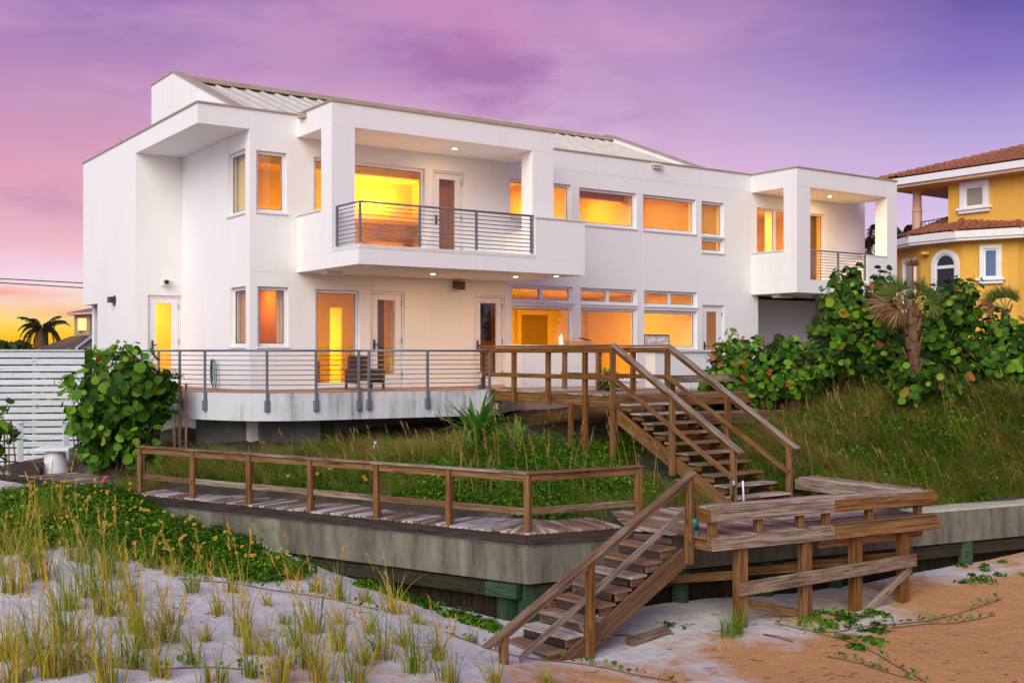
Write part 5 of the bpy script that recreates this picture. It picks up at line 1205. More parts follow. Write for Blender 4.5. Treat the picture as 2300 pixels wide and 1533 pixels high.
shrub('sea_grape_shrub', 'low sea grape shrub right of the upper stair handrail with a few red leaves', Lb((1620,26.2,810,.5),(1690,26.2,800,.55),(1760,26.4,800,.55),(1640,25.8,860,.55),(1720,25.8,860,.6),(1790,26.0,850,.55),(1680,25.6,900,.4),(1650,26.3,765,.28),(1755,26.6,755,.18),(1830,26.4,820,.45),(1590,26.2,850,.35)), at(1705,26.2,2.7), 320, .13, .10, 21, 300, red=.03)
shrub('sea_grape_shrub', 'small sea grape shoot entering the left edge of the picture', Lb((0,24.0,905,.22),(-5,23.8,1000,.36),(10,23.8,960,.2)), at(-5,23.9,1.6), 12, .17, .14, 31, 120)
shrub('small_green_bush', 'small bright green bush growing between deck and outdoor counter', Lb((1370,25.6,845,.26),(1372,25.6,875,.26)), W(7.1,-4.0,3.6), 34, .07, .04, 41, 160)
mx_ = cover(np.array([up_at(u,24.9,v)[:] for u in (350,372,392,360,385,375,395) for v in (850,880,905,930)]), .12, .28, 60, .02, .042, 1.0); stuff('thin_bush', 'small-leaved reddish green bush under the terrace railing', 'bush', [mx_], 'grape_a')

# ------------------------------------------------------------------ spider lily clumps
def strap(L_, w_, bend, mat, name='leaf', n=7):
    vs, fs = [], []
    for i in range(n+1):
        t = i/n; x = L_*(t*.35+bend*t*t*.75); z = L_*(t*.95-bend*.75*t**2.4); ww = w_*(.55+.9*t*(1-t)*2)*(1-t**4)*.5+.001
        vs += [(x,-ww,z+ww*.35),(x,0,z),(x,ww,z+ww*.35)]
    for i in range(n):
        for j in range(2): fs.append((i*3+j,i*3+3+j,i*3+4+j,i*3+1+j))
    o = MB().add(vs, fs).build(name, mat, None, smooth=True, fix=False); me = o.data; bpy.data.objects.remove(o); return me
STR = [strap(1.0,.085,b_,M['lily']) for b_ in (.15,.35,.6,.85,1.1)]
def lily(p, size, n, label, seed, grp=None):
    rr = random.Random(seed); root = empty('spider_lily', p, 0, label, 'plant', grp)
    for k in range(n):
        o = link('leaf', STR[rr.choices(range(5), weights=(2,3,3,2,1))[0]], None, root); o.matrix_local = Matrix.Translation((rr.gauss(0,.05),rr.gauss(0,.05),0)) @ Matrix.Rotation(rr.uniform(0,2*math.pi),4,'Z') @ Matrix.Rotation(rr.uniform(-.25,.15),4,'Y') @ Matrix.Scale(size*rr.uniform(.65,1.1),4)
    return root
def lily_flower(root, p, rel):
    fl_ = MB(); c = Vector(rel)
    rr = random.Random(int(p*7))
    for k in range(14):
        v = Vector((rr.gauss(0,1), rr.gauss(0,1), rr.gauss(.3,.7))).normalized(); e = c+v*.12; s = v.cross(Vector((0,0,1))).normalized()*.008
        dr = Vector((0,0,-.05)); fl_.add([c-s*.4, c+s*.4, (c+e)/2+s, (c+e)/2-s, e+dr*.8], [(0,1,2,3),(3,2,4)])
    fl_.build('flower', M['petal_white'], root, fix=False); MB().tube([(0,0,.1),(c.x*.6,c.y*.6,c.z*.75),c], .012, 6).build('flower_stalk', M['green_stem'], root, smooth=True)
q = at(1075, 22.3, 0); l1 = lily((q.x,q.y,2.62), 1.2, 64, 'large spider lily with long strap leaves beside the timber deck', 5)
lily_flower(l1, 3, (-.92,.05,.62)); lily_flower(l1, 9, (.36,.3,.78))
q = at(845, 22.0, 0); l2 = lily((q.x,q.y,zl1(q.x,q.y)+.05), .55, 14, 'small spider lily in bloom on the slope behind the boardwalk', 15); lily_flower(l2, 4, (-.02,-.05,.62))
q = at(1160, 24.5, 0); lily((q.x,q.y,zl1(q.x,q.y)+.15), .8, 22, 'leafy clump of strap leaves at the corner under the timber deck', 25)
# ------------------------------------------------------------------ cabbage palms with fan leaves
def fan_mesh(r, mat, seed, segs=40, spread=2.7, droop=.3):
    rr = np.random.default_rng(seed); vs, qs, ts, ti = [], [], [], []; off = 0
    for k in range(segs):
        a_ = -spread/2+spread*k/(segs-1); L_ = r*(1-.25*abs(a_)/(spread/2))*rr.uniform(.75,1.08); a_ += rr.normal(0,.03); c, s = math.cos(a_), math.sin(a_); w_ = .021*r/.8; zf = (.03 if k%2 else -.03)
        prof = [(.04,.35),(.45,1),(.75,.7),(1.0,.0)]
        for (t, ww) in prof[:3]:
            z = -droop*r*t*t*(.4+abs(a_)*.5)+zf*t*r; vs += [(c*L_*t+s*w_*ww, s*L_*t-c*w_*ww, z), (c*L_*t-s*w_*ww, s*L_*t+c*w_*ww, z+.01)]
        z = -droop*r*(.5+abs(a_)*.6)-rr.uniform(0,.15)*r; vs.append((c*L_, s*L_, z)); qs += [(off,off+1,off+3,off+2),(off+2,off+3,off+5,off+4)]; ts.append((off+4,off+5,off+6)); ti += [rr.random()]*7; off += 7
    me = np_mesh('fan_leaf', vs, qs, ts, {'tint': ti}); me.materials.append(M[mat]); return me
def fan_palm(p, h, r0, label, fans, seed, boots=26):
    root = empty('cabbage_palm', p, 0, label, 'palm', 'cabbage palms'); rr = random.Random(seed)
    tk = MB(); tk.tube([(0,0,-.4),(.02,0,h*.4),(.0,0,h*.8),(-.01,0,h)], r0, 12, r1=r0*.85); tk.build('trunk', M['bark'], root, smooth=True)
    for k in range(boots):
        a_ = k*2.4+rr.uniform(-.2,.2); z = h*(.05+.95*k/boots); d = Vector((math.cos(a_),math.sin(a_),0)); s = Vector((-d.y,d.x,0))
        b0 = d*r0*.8+Vector((0,0,z)); e = d*(r0*1.45)+Vector((0,0,z+r0*2.1)); w_ = r0*.55
        MB().add([b0-s*w_, b0+s*w_, b0+d*r0*.4+s*w_*.6, b0+d*r0*.4-s*w_*.6, e-s*w_*.35, e+s*w_*.35, e+d*.03+s*w_*.25, e+d*.03-s*w_*.25], [(0,3,2,1),(4,5,6,7),(0,1,5,4),(1,2,6,5),(2,3,7,6),(3,0,4,7)]).build('boot', M['boot'], root)
    for (az_, elv, L_, r, mat, pitch) in fans:
        d = Vector((math.cos(elv)*math.cos(az_), math.cos(elv)*math.sin(az_), math.sin(elv))); e = Vector((0,0,h))+d*L_
        lf_ = link('fan_leaf', fan_mesh(r, mat, rr.randint(0,999)), None, root)
        x = (d+Vector((0,0,pitch))).normalized(); nn = (Vector((0,-1,.35)) - x*Vector((0,-1,.35)).dot(x)).normalized(); y = nn.cross(x)
        mt = Matrix((x,y,nn)).transposed().to_4x4(); mt.translation = e; lf_.matrix_local = mt
        MB().tube([(0,0,h*.92), Vector((0,0,h))+d*L_*.5, e], .016, 6).build('leaf_stalk', M['boot' if 'brown' in mat else 'green_stem'], root)
pp = at(2050, 25.4, 3.6)
fan_palm(pp, 1.95, .135, 'cabbage palm with drooping brown fan leaves in front of the shrubs',
         [(3.25,.10,.55,.62,'fan_brown',-.45),(3.0,.55,.45,.60,'fan_green',.15),(2.7,.30,.5,.62,'fan_brown',-.2),(2.3,.9,.45,.55,'fan_green',.3),(1.2,1.35,.95,.30,'fan_brown',.6),(.7,.9,.45,.5,'fan_green',.2),(.2,.45,.4,.5,'fan_green',-.1),(3.6,-.2,.45,.55,'fan_brown',-.9),(4.6,.6,.3,.45,'fan_green',0),(.0,.1,.4,.45,'fan_green',-.5)], 5)
pp = at(2258, 27.0, 4.2)
fan_palm(pp, 1.35, .10, 'small cabbage palm at the right edge before the yellow wall', [(2.7,.6,.3,.48,'fan_green',.3),(2.0,1.0,.3,.45,'fan_green',.5),(1.2,1.2,.3,.45,'fan_green',.4),(.4,.9,.3,.4,'fan_green',.4),(3.3,.2,.3,.42,'fan_brown',-.2)], 9, 14)
# ------------------------------------------------------------------ beach vines on the sand
vl = MB().add([(0,0,0),(.5,.42,.06),(1.0,.30,.05),(.88,0,0),(1.0,-.30,.05),(.5,-.42,.06)], [(0,3,2,1),(0,5,4,3)]).build('leaf', M['vine'], None, smooth=True, fix=False); VLM = vl.data; bpy.data.objects.remove(vl)
def vine(pts, label, per=.085, size=.085, seed=0):
    rr = random.Random(seed); P3 = []
    for u, v, z in pts:
        d = (EYE-z)*F/(v-HV)
        for _ in range(10): d = .5*d+.5*(EYE-zs1((u-CX)/F*d, d))*F/(v-HV)
        P3.append(Vector(((u-CX)/F*d, d, zs1((u-CX)/F*d, d)+.012)))
    C = arc(P3, 7); C = [Vector((p.x,p.y,zs1(p.x,p.y)+.014)) for p in C]; root = empty('beach_vine', P3[0], 0, label, 'vine', 'beach vines')
    MB(P3[0]).tube(C, .008, 5).build('runner', M['stem'], root, smooth=True); k = 0
    for i in range(len(C)-1):
        seg = C[i+1]-C[i]; m_ = max(1, int(seg.length/per))
        for q_ in range(m_):
            if rr.random() < .12: continue
            p = C[i]+seg*((q_+rr.random())/m_); a_ = math.atan2(seg.y,seg.x)+(1.3 if k%2 else -1.3)+rr.uniform(-.5,.5); k += 1
            o = link('leaf', VLM, None, root); o.matrix_local = Matrix.Translation(p-P3[0]+Vector((0,0,rr.uniform(.0,.06)))) @ Matrix.Rotation(a_,4,'Z') @ Matrix.Rotation(-rr.uniform(.2,1.2),4,'Y') @ Matrix.Rotation(rr.uniform(-.5,.5),4,'X') @ Matrix.Scale(size*rr.uniform(.7,1.2),4)
vine([(1740,1400,.15),(1850,1420,.15),(1960,1405,.15),(2080,1395,.15),(2180,1370,.2),(2250,1345,.2)], 'leafy vine runner crossing the sand right of the platform posts', seed=1)
vine([(2000,1412,.15),(2080,1402,.15),(2160,1398,.15),(2235,1382,.15)], 'lower short vine runner at the edge of the orange sand', seed=2)
vine([(1830,1420,.15),(1900,1440,.15),(1960,1465,.15),(2020,1500,.15),(2080,1533,.15)], 'vine runner trailing down to the bottom of the picture', per=.06, seed=3)
vine([(1860,1475,.15),(1930,1490,.15),(1990,1510,.15),(2060,1529,.12)], 'thin vine runner left of the bottom trailing vine', seed=4)
vine([(1000,1420,.4),(1080,1450,.35),(1180,1478,.25),(1290,1490,.2),(1400,1510,.18),(1520,1533,.15)], 'vine runner in front of the foot of the beach stairs', per=.14, seed=5)
vine([(400,1300,.9),(520,1310,.85),(640,1330,.75),(740,1345,.7),(850,1370,.55)], 'vine runner along the crest of the pale dune', per=.11, seed=6)
vine([(60,1470,1.0),(200,1490,1.0),(330,1505,.95),(480,1500,.9),(600,1515,.85)], 'bare brown vine runner across the foreground dune', per=.3, size=.10, seed=7)
G_ = []
def cover_uv(uv, z, r0, r1, per, s0, s1):
    P = []
    for u, v in uv:
        d = (EYE-z)*F/(v-HV); x = (u-CX)/F*d; P.append((x, d, zs1(x,d)))
    return cover(np.array(P), r0, r1, per, s0, s1, .5)
rr = random.Random(4)
G_.append(cover_uv([(rr.uniform(1800,1990), rr.uniform(1375,1425)) for _ in range(34)], .15, .08, .2, 26, .03, .06))
G_.append(cover_uv([(rr.uniform(820,1120), 0) for _ in range(0)] + [(u_, 1318+(u_-800)*.24+rr.uniform(-8,22)) for u_ in [rr.uniform(800,1120) for _ in range(80)]], .35, .08, .26, 34, .03, .06))
G_.append(cover_uv([(rr.uniform(2130,2300), rr.uniform(1262,1300)) for _ in range(14)], .4, .08, .2, 20, .03, .065))
G_.append(cover_uv([(rr.uniform(1890,1990), 1440+(rr.uniform(-10,18))) for _ in range(12)], .15, .06, .16, 22, .03, .06))
G_.append(cover_uv([(rr.uniform(1495,1540), rr.uniform(1405,1415)) for _ in range(4)], .15, .06, .12, 20, .02, .04))
stuff('beach_vine_mat', 'matted green vine leaves on the sand by the sea wall and platform posts', 'ground cover', G_, 'cover')
P = np.array([at(1640+rr.uniform(-22,28),17.0+rr.uniform(-.15,.2),0)[:] for _ in range(110)]); P[:,2] = zsea(P[:,0],P[:,1]); n = len(P)
stuff('post_grass', 'tuft of drooping grass round the left platform post', 'grass', [blades(P, U(.25,.75,n), U(.008,.014,n), U(0,6.28,n), U(.3,1.1,n), U(.05,.6,n))], 'grass')
# ------------------------------------------------------------------ yellow house on the right
yb = Vector((17.2, 43.0, 3.2)); yh = empty('yellow_house', yb, 0, 'ochre yellow house with white trim and terracotta tile roofs at the right edge', 'house')
def YB(): return MB(yb)
bay = [(15.95,47.4),(16.2,44.0),(17.16,42.3),(18.77,41.2),(20.6,41.9),(21.6,44.4),(21.6,48.0)]
YB().prism(bay, 2.6, 8.92).build('bay_wall', M['yellow'], yh)
def offs(poly, d, closed=False):
    o = []
    for i, p in enumerate(poly):
        p0 = Vector(poly[max(i-1,0)]); p1 = Vector(poly[min(i+1,len(poly)-1)]); p = Vector(p)
        n1 = (p-p0).normalized() if (p-p0).length > 1e-6 else (p1-p).normalized(); n2 = (p1-p).normalized() if (p1-p).length > 1e-6 else n1
        n1 = Vector((n1.y,-n1.x)); n2 = Vector((n2.y,-n2.x)); m_ = (n1+n2).normalized(); o.append(p+m_*d/max(m_.dot(n1),.4))
    return o
bay = [Vector(p) for p in bay]
ev = offs(bay, -.55) if offs(bay, .55)[2].y > bay[2].y else offs(bay, .55)
ev2 = offs(bay, -.50) if offs(bay, .55)[2].y > bay[2].y else offs(bay, .50)
YB().prism(ev, 8.80, 9.06).build('eave_fascia', M['white_trim'], yh)
YB().prism(ev2, 8.70, 8.798).build('eave_soffit', M['white_trim'], yh)
apex = Vector((18.95, 45.0, 10.75))
def tile_mesh():
    vs, fs = [], []
    for i, y in enumerate((0, .42)):
        for k in range(6): a_ = math.pi*k/5; vs.append((.125*math.cos(a_)*(1.0 if i == 0 else .86), y, .07*math.sin(a_)+(.028 if i == 0 else .0)))
    for k in range(5): fs.append((k,k+1,k+7,k+6))
    fs.append((0,1,2,3,4,5)); o = MB().add(vs, fs).build('tile', M['tile'], None, smooth=False, fix=False); me = o.data; bpy.data.objects.remove(o); return me
TILE = tile_mesh()
def tile_face(e0, e1, r0, r1, root, out, step=.25, row=.36):
    """tiles over the roof quad e0-e1 (eave) to r0-r1 (ridge)"""
    e0, e1, r0, r1 = map(Vector, (e0, e1, r0, r1)); X_ = (e1-e0); w_ = X_.length; X_ = X_/w_; up0 = ((r0+r1)/2-(e0+e1)/2); up0 = up0-X_*up0.dot(X_); H_ = up0.length; Yv = up0/H_; Zv = X_.cross(Yv)
    if Zv.z < 0: Zv = -Zv
    a0, a1 = (r0-e0).dot(X_), (r1-e0).dot(X_)
    j = 0
    while j*row < H_-.05:
        f_ = j*row/H_; lo, hi = a0*f_, w_+(a1-w_)*f_; k_ = math.ceil((lo+.05)/step)
        while k_*step < hi-.04:
            mt = Matrix((X_, Yv, Zv)).transposed().to_4x4() if X_.cross(Yv).dot(Zv) > 0 else Matrix((-X_, Yv, Zv)).transposed().to_4x4()
            mt.translation = e0+X_*(k_*step)+Yv*(j*row)+Zv*.02-yb; out.append(mt); k_ += 1
        j += 1
tiles = []
def roof_face(name, pts):
    YB().add(pts, [tuple(range(len(pts)))]).build(name, M['tile'], yh, fix=False)
ev3 = [Vector((p.x,p.y,9.07)) for p in ev]
ridge_ = [Vector((17.3,46.4,9.5)), Vector((17.5,45.0,9.72)), Vector((18.1,44.0,9.98)), Vector((19.1,43.5,10.05)), Vector((19.9,44.0,10.0)), Vector((20.4,45.4,9.9)), Vector((20.5,47,9.9))]
for i in range(len(ev3)-1):
    roof_face('bay_roof', [ev3[i], ev3[i+1], ridge_[i+1], ridge_[i]])
    if i < 4: tile_face(ev3[i], ev3[i+1], ridge_[i], ridge_[i+1], yh, tiles)
hip = MB()
def hip_line(a_, b_):
    a_, b_ = Vector(a_), Vector(b_); n_ = int((b_-a_).length/.36); d = (b_-a_)/n_
    for k in range(n_): YB().tube([a_+d*k+Vector((0,0,.05)), a_+d*(k+1.06)+Vector((0,0,.035))], .14, 8, r1=.115).build('hip_tile', M['tile'], yh)
for i in (1,2,3,4): hip_line(ev3[i], ridge_[i])
# upper storey: wall running towards the viewer, balcony roof on a column
c0_ = Vector((17.1, 43.5, 0)); ud = -E2
wl_ = [c0_, c0_+ud*9, c0_+ud*9+E1*7, c0_+E1*7]
YB().prism([(p.x,p.y) for p in wl_], 8.9, 11.30).build('upper_wall', M['yellow'], yh)
r0_ = c0_+E2*2.6-E1*.75; r1_ = c0_+ud*10-E1*.75
fw = [r0_, r1_, r1_+E1*9, r0_+E1*9]
YB().prism([(p.x,p.y) for p in fw], 11.20, 11.46).build('eave_fascia', M['white_trim'], yh)
fi = [p+(c0_+E1*3-p).normalized()*.12 for p in fw]
YB().prism([(p.x,p.y) for p in fi], 11.08, 11.198).build('eave_soffit', M['column'], yh)
e0_, e1_ = Vector((r0_.x,r0_.y,11.47)), Vector((r1_.x,r1_.y,11.47)); q0 = r0_+E1*4.4-E2*4.2+Vector((0,0,12.75)); q1 = r1_+E1*4.4+Vector((0,0,12.75))
e2_v = Vector(((r0_+E1*9).x,(r0_+E1*9).y,11.47))
roof_face('main_roof', [e0_, e1_, q1, q0]); roof_face('main_roof', [e2_v, e0_, q0])
tl2 = []; tile_face(e0_, e0_+ud*10.2, q0, q0+ud*6, yh, tl2)
hip_line(e0_, q0)
allt = tiles+tl2
def vis(m_):
    p = m_.translation+yb; u = CX+F*p.x/p.y; return 1990 < u < 2330
allt = [m_ for m_ in allt if vis(m_)]; allt.sort(key=lambda m_: m_.translation.y)
for i, m_ in enumerate(allt[:300]): o = link('tile', TILE, None, yh); o.matrix_local = m_
if allt[300:]:
    lv = np.array([v.co[:] for v in TILE.vertices]); lq = np.array([p.vertices[:] for p in TILE.polygons if len(p.vertices) == 4]); vs, qs = [], []
    for i, m_ in enumerate(allt[300:]): A = np.array(m_); vs.append(lv @ A[:3,:3].T + A[:3,3]); qs.append(lq+i*len(lv))
    o = link('roof_tiles', np_mesh('roof_tiles', np.concatenate(vs), np.concatenate(qs)), M['tile'], yh); set_props(o, kind='stuff')
colp = at(2060, 45.0, 0)
YB().lathe([(.26,0),(.26,.15),(.20,.2),(.185,1.3),(.205,1.32),(.205,1.37),(.18,1.4),(.165,2.05),(.2,2.1),(.27,2.16),(.27,2.3)], (colp.x,colp.y,8.85), 18).build('column', M['column'], yh, smooth=False)
YB().prism([(p.x,p.y) for p in (c0_+E2*2.2-E1*.3, c0_-E1*.3, c0_+E1*.3, c0_+E2*2.2+E1*.3)], 11.02, 11.079).build('balcony_beam', M['yellow'], yh)
ir = YB(); g0 = Vector((colp.x,colp.y,0)); 
for z in (9.75, 9.5): ir.tube([g0+Vector((.15,-.05,z)), c0_+E2*.1+Vector((0,0,z+.02))], .022, 5)
for k in range(7): p = g0.lerp(c0_, .12+.8*k/6); ir.tube([(p.x,p.y,9.3),(p.x,p.y,9.77)], .014, 4)
ir.build('iron_railing', M['iron'], yh)
# trimmed windows set in the facets
def yframe(p0, p1):                     # facet frame: s along, n outward
    p0, p1 = Vector((*p0[:2],0)), Vector((*p1[:2],0)); d = (p1-p0).normalized(); n_ = Vector((d.y,-d.x,0)); n_ = n_ if n_.y < 0 else -n_; return p0, d, n_
def ywin(p0, p1, s0, s1, z0, z1, glass, tw=.16, arch=False, sill=True, bar=None):
    o_, d, n_ = yframe(p0, p1); P = lambda s, t, z: o_+d*s+n_*t+Vector((0,0,z))
    def bx(mb, a0,a1,t0,t1,b0,b1): mb.add([P(a0,t0,b0),P(a1,t0,b0),P(a1,t1,b0),P(a0,t1,b0),P(a0,t0,b1),P(a1,t0,b1),P(a1,t1,b1),P(a0,t1,b1)], [(0,3,2,1),(4,5,6,7),(0,1,5,4),(1,2,6,5),(2,3,7,6),(3,0,4,7)])
    mb = YB(); cx_ = (s0+s1)/2; rad = (s1-s0)/2
    def ring(mb, r0, r1, t0, t1, zc, n=14):
        vs = [];
        for k in range(n+1):
            a_ = math.pi*k/n
            for r_, t_ in ((r0,t0),(r1,t0),(r1,t1),(r0,t1)): vs.append(P(cx_+r_*math.cos(a_), t_, zc+r_*math.sin(a_)))
        fs = [(4*k+j, 4*k+(j+1)%4, 4*k+4+(j+1)%4, 4*k+4+j) for k in range(n) for j in range(4)]+[(0,1,2,3),(4*n+3,4*n+2,4*n+1,4*n)]
        mb.add(vs, fs)
    zt = z1-rad if arch else z1
    bx(mb, s0-tw, s0, .002, .10, z0, zt); bx(mb, s1, s1+tw, .002, .10, z0, zt)
    if arch: ring(mb, rad, rad+tw, .002, .10, zt)
    else: bx(mb, s0-tw, s1+tw, .002, .10, z1+.001, z1+tw)
    w = mb.build('window', M['white_trim'], yh)
    fr = YB(); fw_ = .07; bx(fr, s0+.001,s0+fw_,.004,.05,z0,zt); bx(fr, s1-fw_,s1-.001,.004,.05,z0,zt); bx(fr, s0+fw_,s1-fw_,.004,.05,z0,z0+fw_)
    if arch: ring(fr, rad-fw_, rad-.001, .004, .05, zt); bx(fr, s0+fw_,s1-fw_,.004,.052,zt-.1,zt+.02)
    else: bx(fr, s0+fw_,s1-fw_,.004,.05,z1-fw_,z1)
    fr.build('sash', M['white_trim'], w)
    pn_ = YB()
    if arch:
        vs = [P(s0+.01,.012,z0+.01),P(s1-.01,.012,z0+.01)]+[P(cx_+(rad-.01)*math.cos(math.pi*k/12),.012,zt+(rad-.01)*math.sin(math.pi*k/12)) for k in range(13)]; pn_.add(vs, [tuple(range(len(vs)))])
    else: bx(pn_, s0+.01, s1-.01, .004, .012, z0+.01, z1-.01)
    pn_.build('pane', M[glass], w, fix=False)
    if sill:
        sl = YB(); bx(sl, s0-tw-.12, s1+tw+.12, .0, .18, z0-.10, z0-.001); bx(sl, s0-tw-.05, s1+tw+.05, .0, .12, z0-.22, z0-.101); sl.build('sill', M['white_trim'], w, bevel=.015)
l2 = (bay[3]-bay[2]).length; l1 = (bay[2]-bay[1]).length
ywin(bay[2], bay[3], l2*.40, l2*.40+.50, 7.28, 8.38, 'blue_glass', .14)
ywin(bay[1], bay[2], l1*.38, l1*.38+.95, 6.0, 8.30, 'dark_glass', .16, arch=True, sill=False)
ywin(bay[0], bay[1], 2.0, 2.9, 6.1, 8.15, 'grey_glass', .12, sill=False)
ywin(c0_, c0_+ud*9, .75, 1.55, 10.05, 10.85, 'grey_glass', .2)
of_ = bay[1].lerp(bay[2], .12); YB().box(of_.x-.25,of_.x+.02,of_.y-.35,of_.y-.05,8.32,8.42).build('wall_lamp', M['yellow'], yh)
# ------------------------------------------------------------------ tan house far left
tb_ = at(190, 62, 2.0); th_ = empty('tan_house', tb_, 0, 'small tan house with hipped metal roofs beyond the fence', 'house')
def TB(): return MB(tb_)
def hz(v, d): return EYE-(v-HV)/F*d
x0, x1, xb = at(167,62,0).x, at(209,62,0).x, at(240,62,0).x
def hexa(mb, lo, hi): mb.add(lo+hi, [(3,2,1,0),(4,5,6,7),(0,1,5,4),(1,2,6,5),(2,3,7,6),(3,0,4,7)])
TB().prism([(x0,62),(x1,61.5),(x1+2.5,64),(x0+.8,66)], hz(760,62)-.8, hz(702,62)).build('wall', M['tan_wall'], th_)
ro = TB(); e_ = [(x0-.35,61.7,hz(703,62)),(x1+.3,61.0,hz(701,62)),(x1+3.2,64,hz(701,62)),(x0+.3,66.5,hz(703,62))]; ap = (x1+.6,64,hz(676,62)); ro.add(e_+[ap], [(0,1,4),(1,2,4),(2,3,4),(3,0,4),(3,2,1,0)]); ro.build('upper_roof', M['far_roof'], th_)
TB().add([tuple(Vector(p)-Vector((0,0,.12))) for p in e_]+[tuple(Vector(p)-Vector((0,0,.01))) for p in e_], [(3,2,1,0),(4,5,6,7),(0,1,5,4),(1,2,6,5),(2,3,7,6),(3,0,4,7)]).build('fascia', M['column'], th_)
wa, wb_ = at(179,61.8,0).x, at(197,61.8,0).x
tw_ = TB().box(wa-.06,wb_+.06,61.62,61.80,hz(741,62)-.06,hz(716,62)+.06).build('window', M['column'], th_); TB().box(wa,wb_,61.58,61.61,hz(741,62),hz(716,62)).build('pane', emit('far_lit_window', (1.0,.62,.16), 1.1), tw_)
lo_ = TB(); e_ = [(at(70,58,0).x,58,hz(789,58)),(at(172,58,0).x,58,hz(782,58)),(at(240,60,0).x,60,hz(783,58)),(at(240,68,0).x,68,hz(785,58)),(at(70,68,0).x,68,hz(786,58))]
rg = [(at(165,62,0).x,61.6,hz(757,62)),(at(211,62,0).x,61.2,hz(754,62)),(at(240,63,0).x,63,hz(752,62))]
lo_.add(e_+rg, [(0,1,6,5),(1,2,7,6),(2,3,7),(3,4,5,6,7),(4,0,5),(4,3,2,1,0)]); lo_.build('lower_roof', M['far_roof'], th_)
TB().prism([(at(80,59,0).x,59),(at(240,60,0).x,60.6),(at(240,67,0).x,67),(at(80,67,0).x,67)], 1.4, hz(790,58)).build('wall', M['tan_wall'], th_)
TB().tube([at(172,57.98,hz(782,58)), at(210,61.2,hz(754,62))], .07, 5).build('hip_flashing', M['sill'], th_)
for i in range(13):
    f_ = (i+.5)/13; p = Vector(e_[0]).lerp(Vector(e_[1]), f_); q = Vector(rg[0]).lerp(Vector(rg[1]), f_); TB().tube([p+Vector((0,0,.02)), q+Vector((0,0,.02))], .03, 4).build('seam', M['far_roof'], th_)
# ------------------------------------------------------------------ feather palms and far trees
def frond_mesh(L_, droop, seed, mat='frond', pairs=26, ll=.55):
    rr = np.random.default_rng(seed); vs, qs, ti = [], [], []; off = 0; pts = []
    for i in range(pairs+1):
        t = i/pairs; pts.append(np.array([L_*(t*.98-droop*.32*t**2.6), 0, L_*(.62*t-droop*1.05*t*t)]))
    for i in range(pairs):
        p, q = pts[i], pts[i+1]; w_ = .035*(1-.7*i/pairs); vs += [p+[0,-w_,0], p+[0,w_,0], q+[0,w_,0], q+[0,-w_,0]]; qs.append((off,off+1,off+2,off+3)); ti += [.8]*4; off += 4
        if i < 3: continue
        for s in (-1,1):
            for sub in (0,.5):
                b0 = p+(q-p)*sub; l_ = ll*math.sin(math.pi*(.12+.83*i/pairs))*rr.uniform(.8,1.1); d = np.array([.35+rr.normal(0,.1), s*(.75+rr.normal(0,.12)), -.55-.5*droop+rr.normal(0,.18)]); d /= np.linalg.norm(d); e = b0+d*l_; w2 = np.array([.03,0,.012])
                vs += [b0-w2, b0+w2, e+w2*.35+[0,0,-.05*l_], e-w2*.35+[0,0,-.05*l_]]; qs.append((off,off+1,off+2,off+3)); ti += [rr.random()]*4; off += 4
    me = np_mesh('frond', np.array(vs), qs, None, {'tint': ti}); me.materials.append(M[mat]); return me
def feather_palm(p, h, L_, label, n, seed, r=.3):
    root = empty('feather_palm', p, 0, label, 'palm', 'feather palms'); rr = random.Random(seed)
    MB().tube([(0,0,-1),(0,0,h*.5),(0,0,h*.85),(0,0,h)], r, 9, r1=r*.7).build('trunk', M['bark'], root, smooth=True)
    ms = [frond_mesh(L_, dr, seed+k) for k, dr in enumerate((.55,.8,1.05,1.3,1.6))]
    for k in range(n):
        dr = k/(n-1); o = link('frond', ms[min(4, int(dr*4.99))], None, root); o.matrix_local = Matrix.Translation((0,0,h-.15)) @ Matrix.Rotation(k*2.4+rr.uniform(-.3,.3),4,'Z') @ Matrix.Rotation(-.55+.7*dr+rr.uniform(-.15,.15),4,'Y') @ Matrix.Scale(rr.uniform(.85,1.1),4)
feather_palm(at(96,105,2.0), hz(738,105)-2.0, 3.1, 'dark feather palm silhouetted against the sunset glow beyond the fence', 24, 3, .62)
feather_palm(at(1952,72,2.6), hz(545,72)-2.6, 2.4, 'dark feather palm seen through the right-hand balcony', 20, 13, .2)
feather_palm(at(1985,66,2.6), hz(590,66)-2.6, 2.2, 'second feather palm behind the right-hand balcony column', 18, 17, .2)
feather_palm(at(2028,80,2.6), hz(520,80)-2.6, 2.0, 'thin feather palm rising between the two houses', 9, 23, .16)
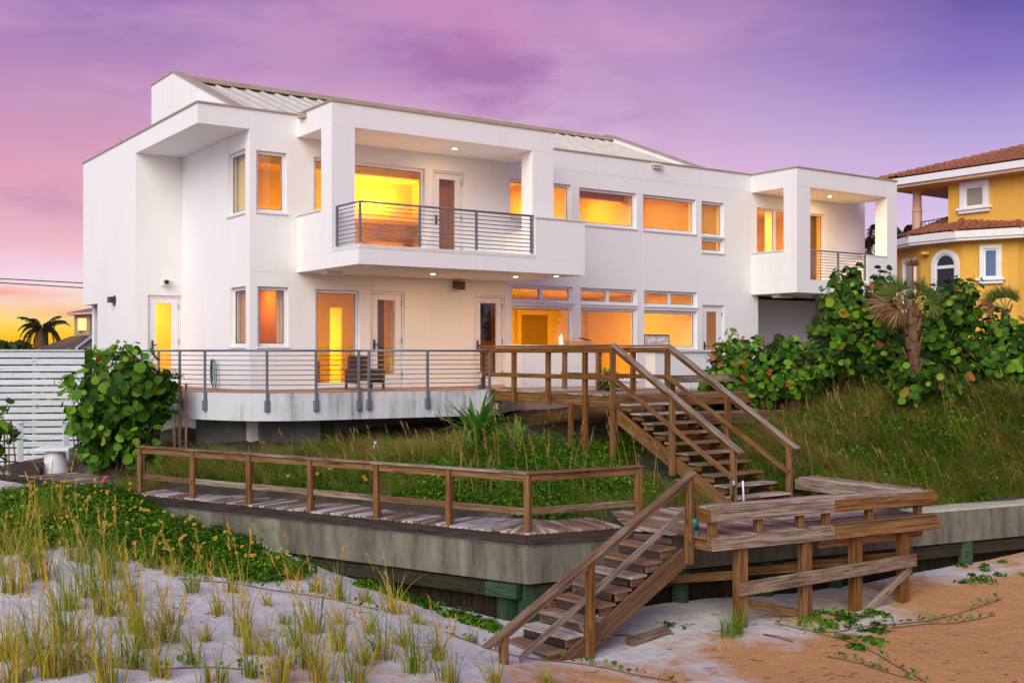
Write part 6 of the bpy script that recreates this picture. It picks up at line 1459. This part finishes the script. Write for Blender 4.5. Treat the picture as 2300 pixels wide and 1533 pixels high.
# tree line on the horizon, left
n = 12000; u = U(-300, 330, n); d = U(120, 150, n); prof = 9+6*np.sin(u*.045)+5*np.sin(u*.13+1)+3*np.sin(u*.31); 
v = HV+3-RNG.random(n)**.7*np.clip(prof+8*np.exp(-((u-25)/55)**2), 3, 40); x = (u-CX)/F*d; z = EYE-(v-HV)/F*d
stuff('far_tree_line', 'low dark tree line on the horizon behind the slat fence', 'trees', [leaves(np.stack([x,d,z],1), U(.25,.6,n), RNG.normal(size=(n,3)), RNG.random(n))], 'far_leaf')
bank = MB().add([(-90,118,-1),(-40,118,-1),(-40,160,-1),(-90,160,-1),(-90,124,4.35),(-40,124,4.35),(-40,150,4.4),(-90,150,4.4)], [(0,3,2,1),(4,5,6,7),(0,1,5,4),(1,2,6,5),(2,3,7,6),(3,0,4,7)]).build('far_bank', M['soil'], None); set_props(bank, kind='structure')
# ivy and vine tops behind the fence
P = np.array([at(U(-50,215,1)[0], 29.3, 4.42+RNG.random()*.12)[:] for _ in range(90)]); stuff('fence_top_vine', 'yellowish vine leaves showing over the top of the slat fence', 'vine', [cover(P, .05, .13, 20, .02, .04)], 'cover')
n = 1700; P = np.stack([(np.concatenate([U(-330,200,1300),U(185,232,400)])-CX)/F*29.4, np.full(n,29.5)+U(-.2,.2,n), np.concatenate([U(1.6,4.3,1300),U(2.6,4.45,400)])],1); stuff('hedge_behind_fence', 'yellow green hedge between the slat fence and the house wall', 'hedge', [leaves(np.repeat(P,4,0)+RNG.normal(0,.08,(4*n,3)), U(.05,.11,4*n), RNG.normal(size=(4*n,3))+np.array([0,-.5,.3]), np.concatenate([U(0,.15,5200),U(.3,1,1600)]))], 'cover')
# roof plant peeping over the left parapet
rp = W(-.7, 6.6, 10.1); n = 90; stuff('roof_plant', 'small yellowish plant peeping over the left parapet', 'plant', [leaves(np.array(rp[:])+RNG.normal(size=(n,3))*np.array([.16,.16,.1])+np.array([0,0,.12]), U(.03,.07,n), RNG.normal(size=(n,3)), U(.6,1,n))], 'oats')
# overhead wires
for (ua, va, ub, vb, sag, lab) in ((-300,610,187,635.5,.5,'upper dark overhead wire left of the house'),(-300,616,190,646.5,.5,'lower dark overhead wire left of the house')):
    a_, b_ = up_at(ua,48,va), up_at(ub,48,vb); e_ = b_+(b_-a_)*1.2; pts = [a_.lerp(e_, k/20)-Vector((0,0,sag*math.sin(math.pi*k/20)*0)) for k in range(21)]
    w_ = MB(a_).tube(pts, .022 if va > 500 else .008, 5).build('overhead_wire', M['black'], None); w_.location = a_; set_props(w_, lab, 'wire', 'overhead wires')
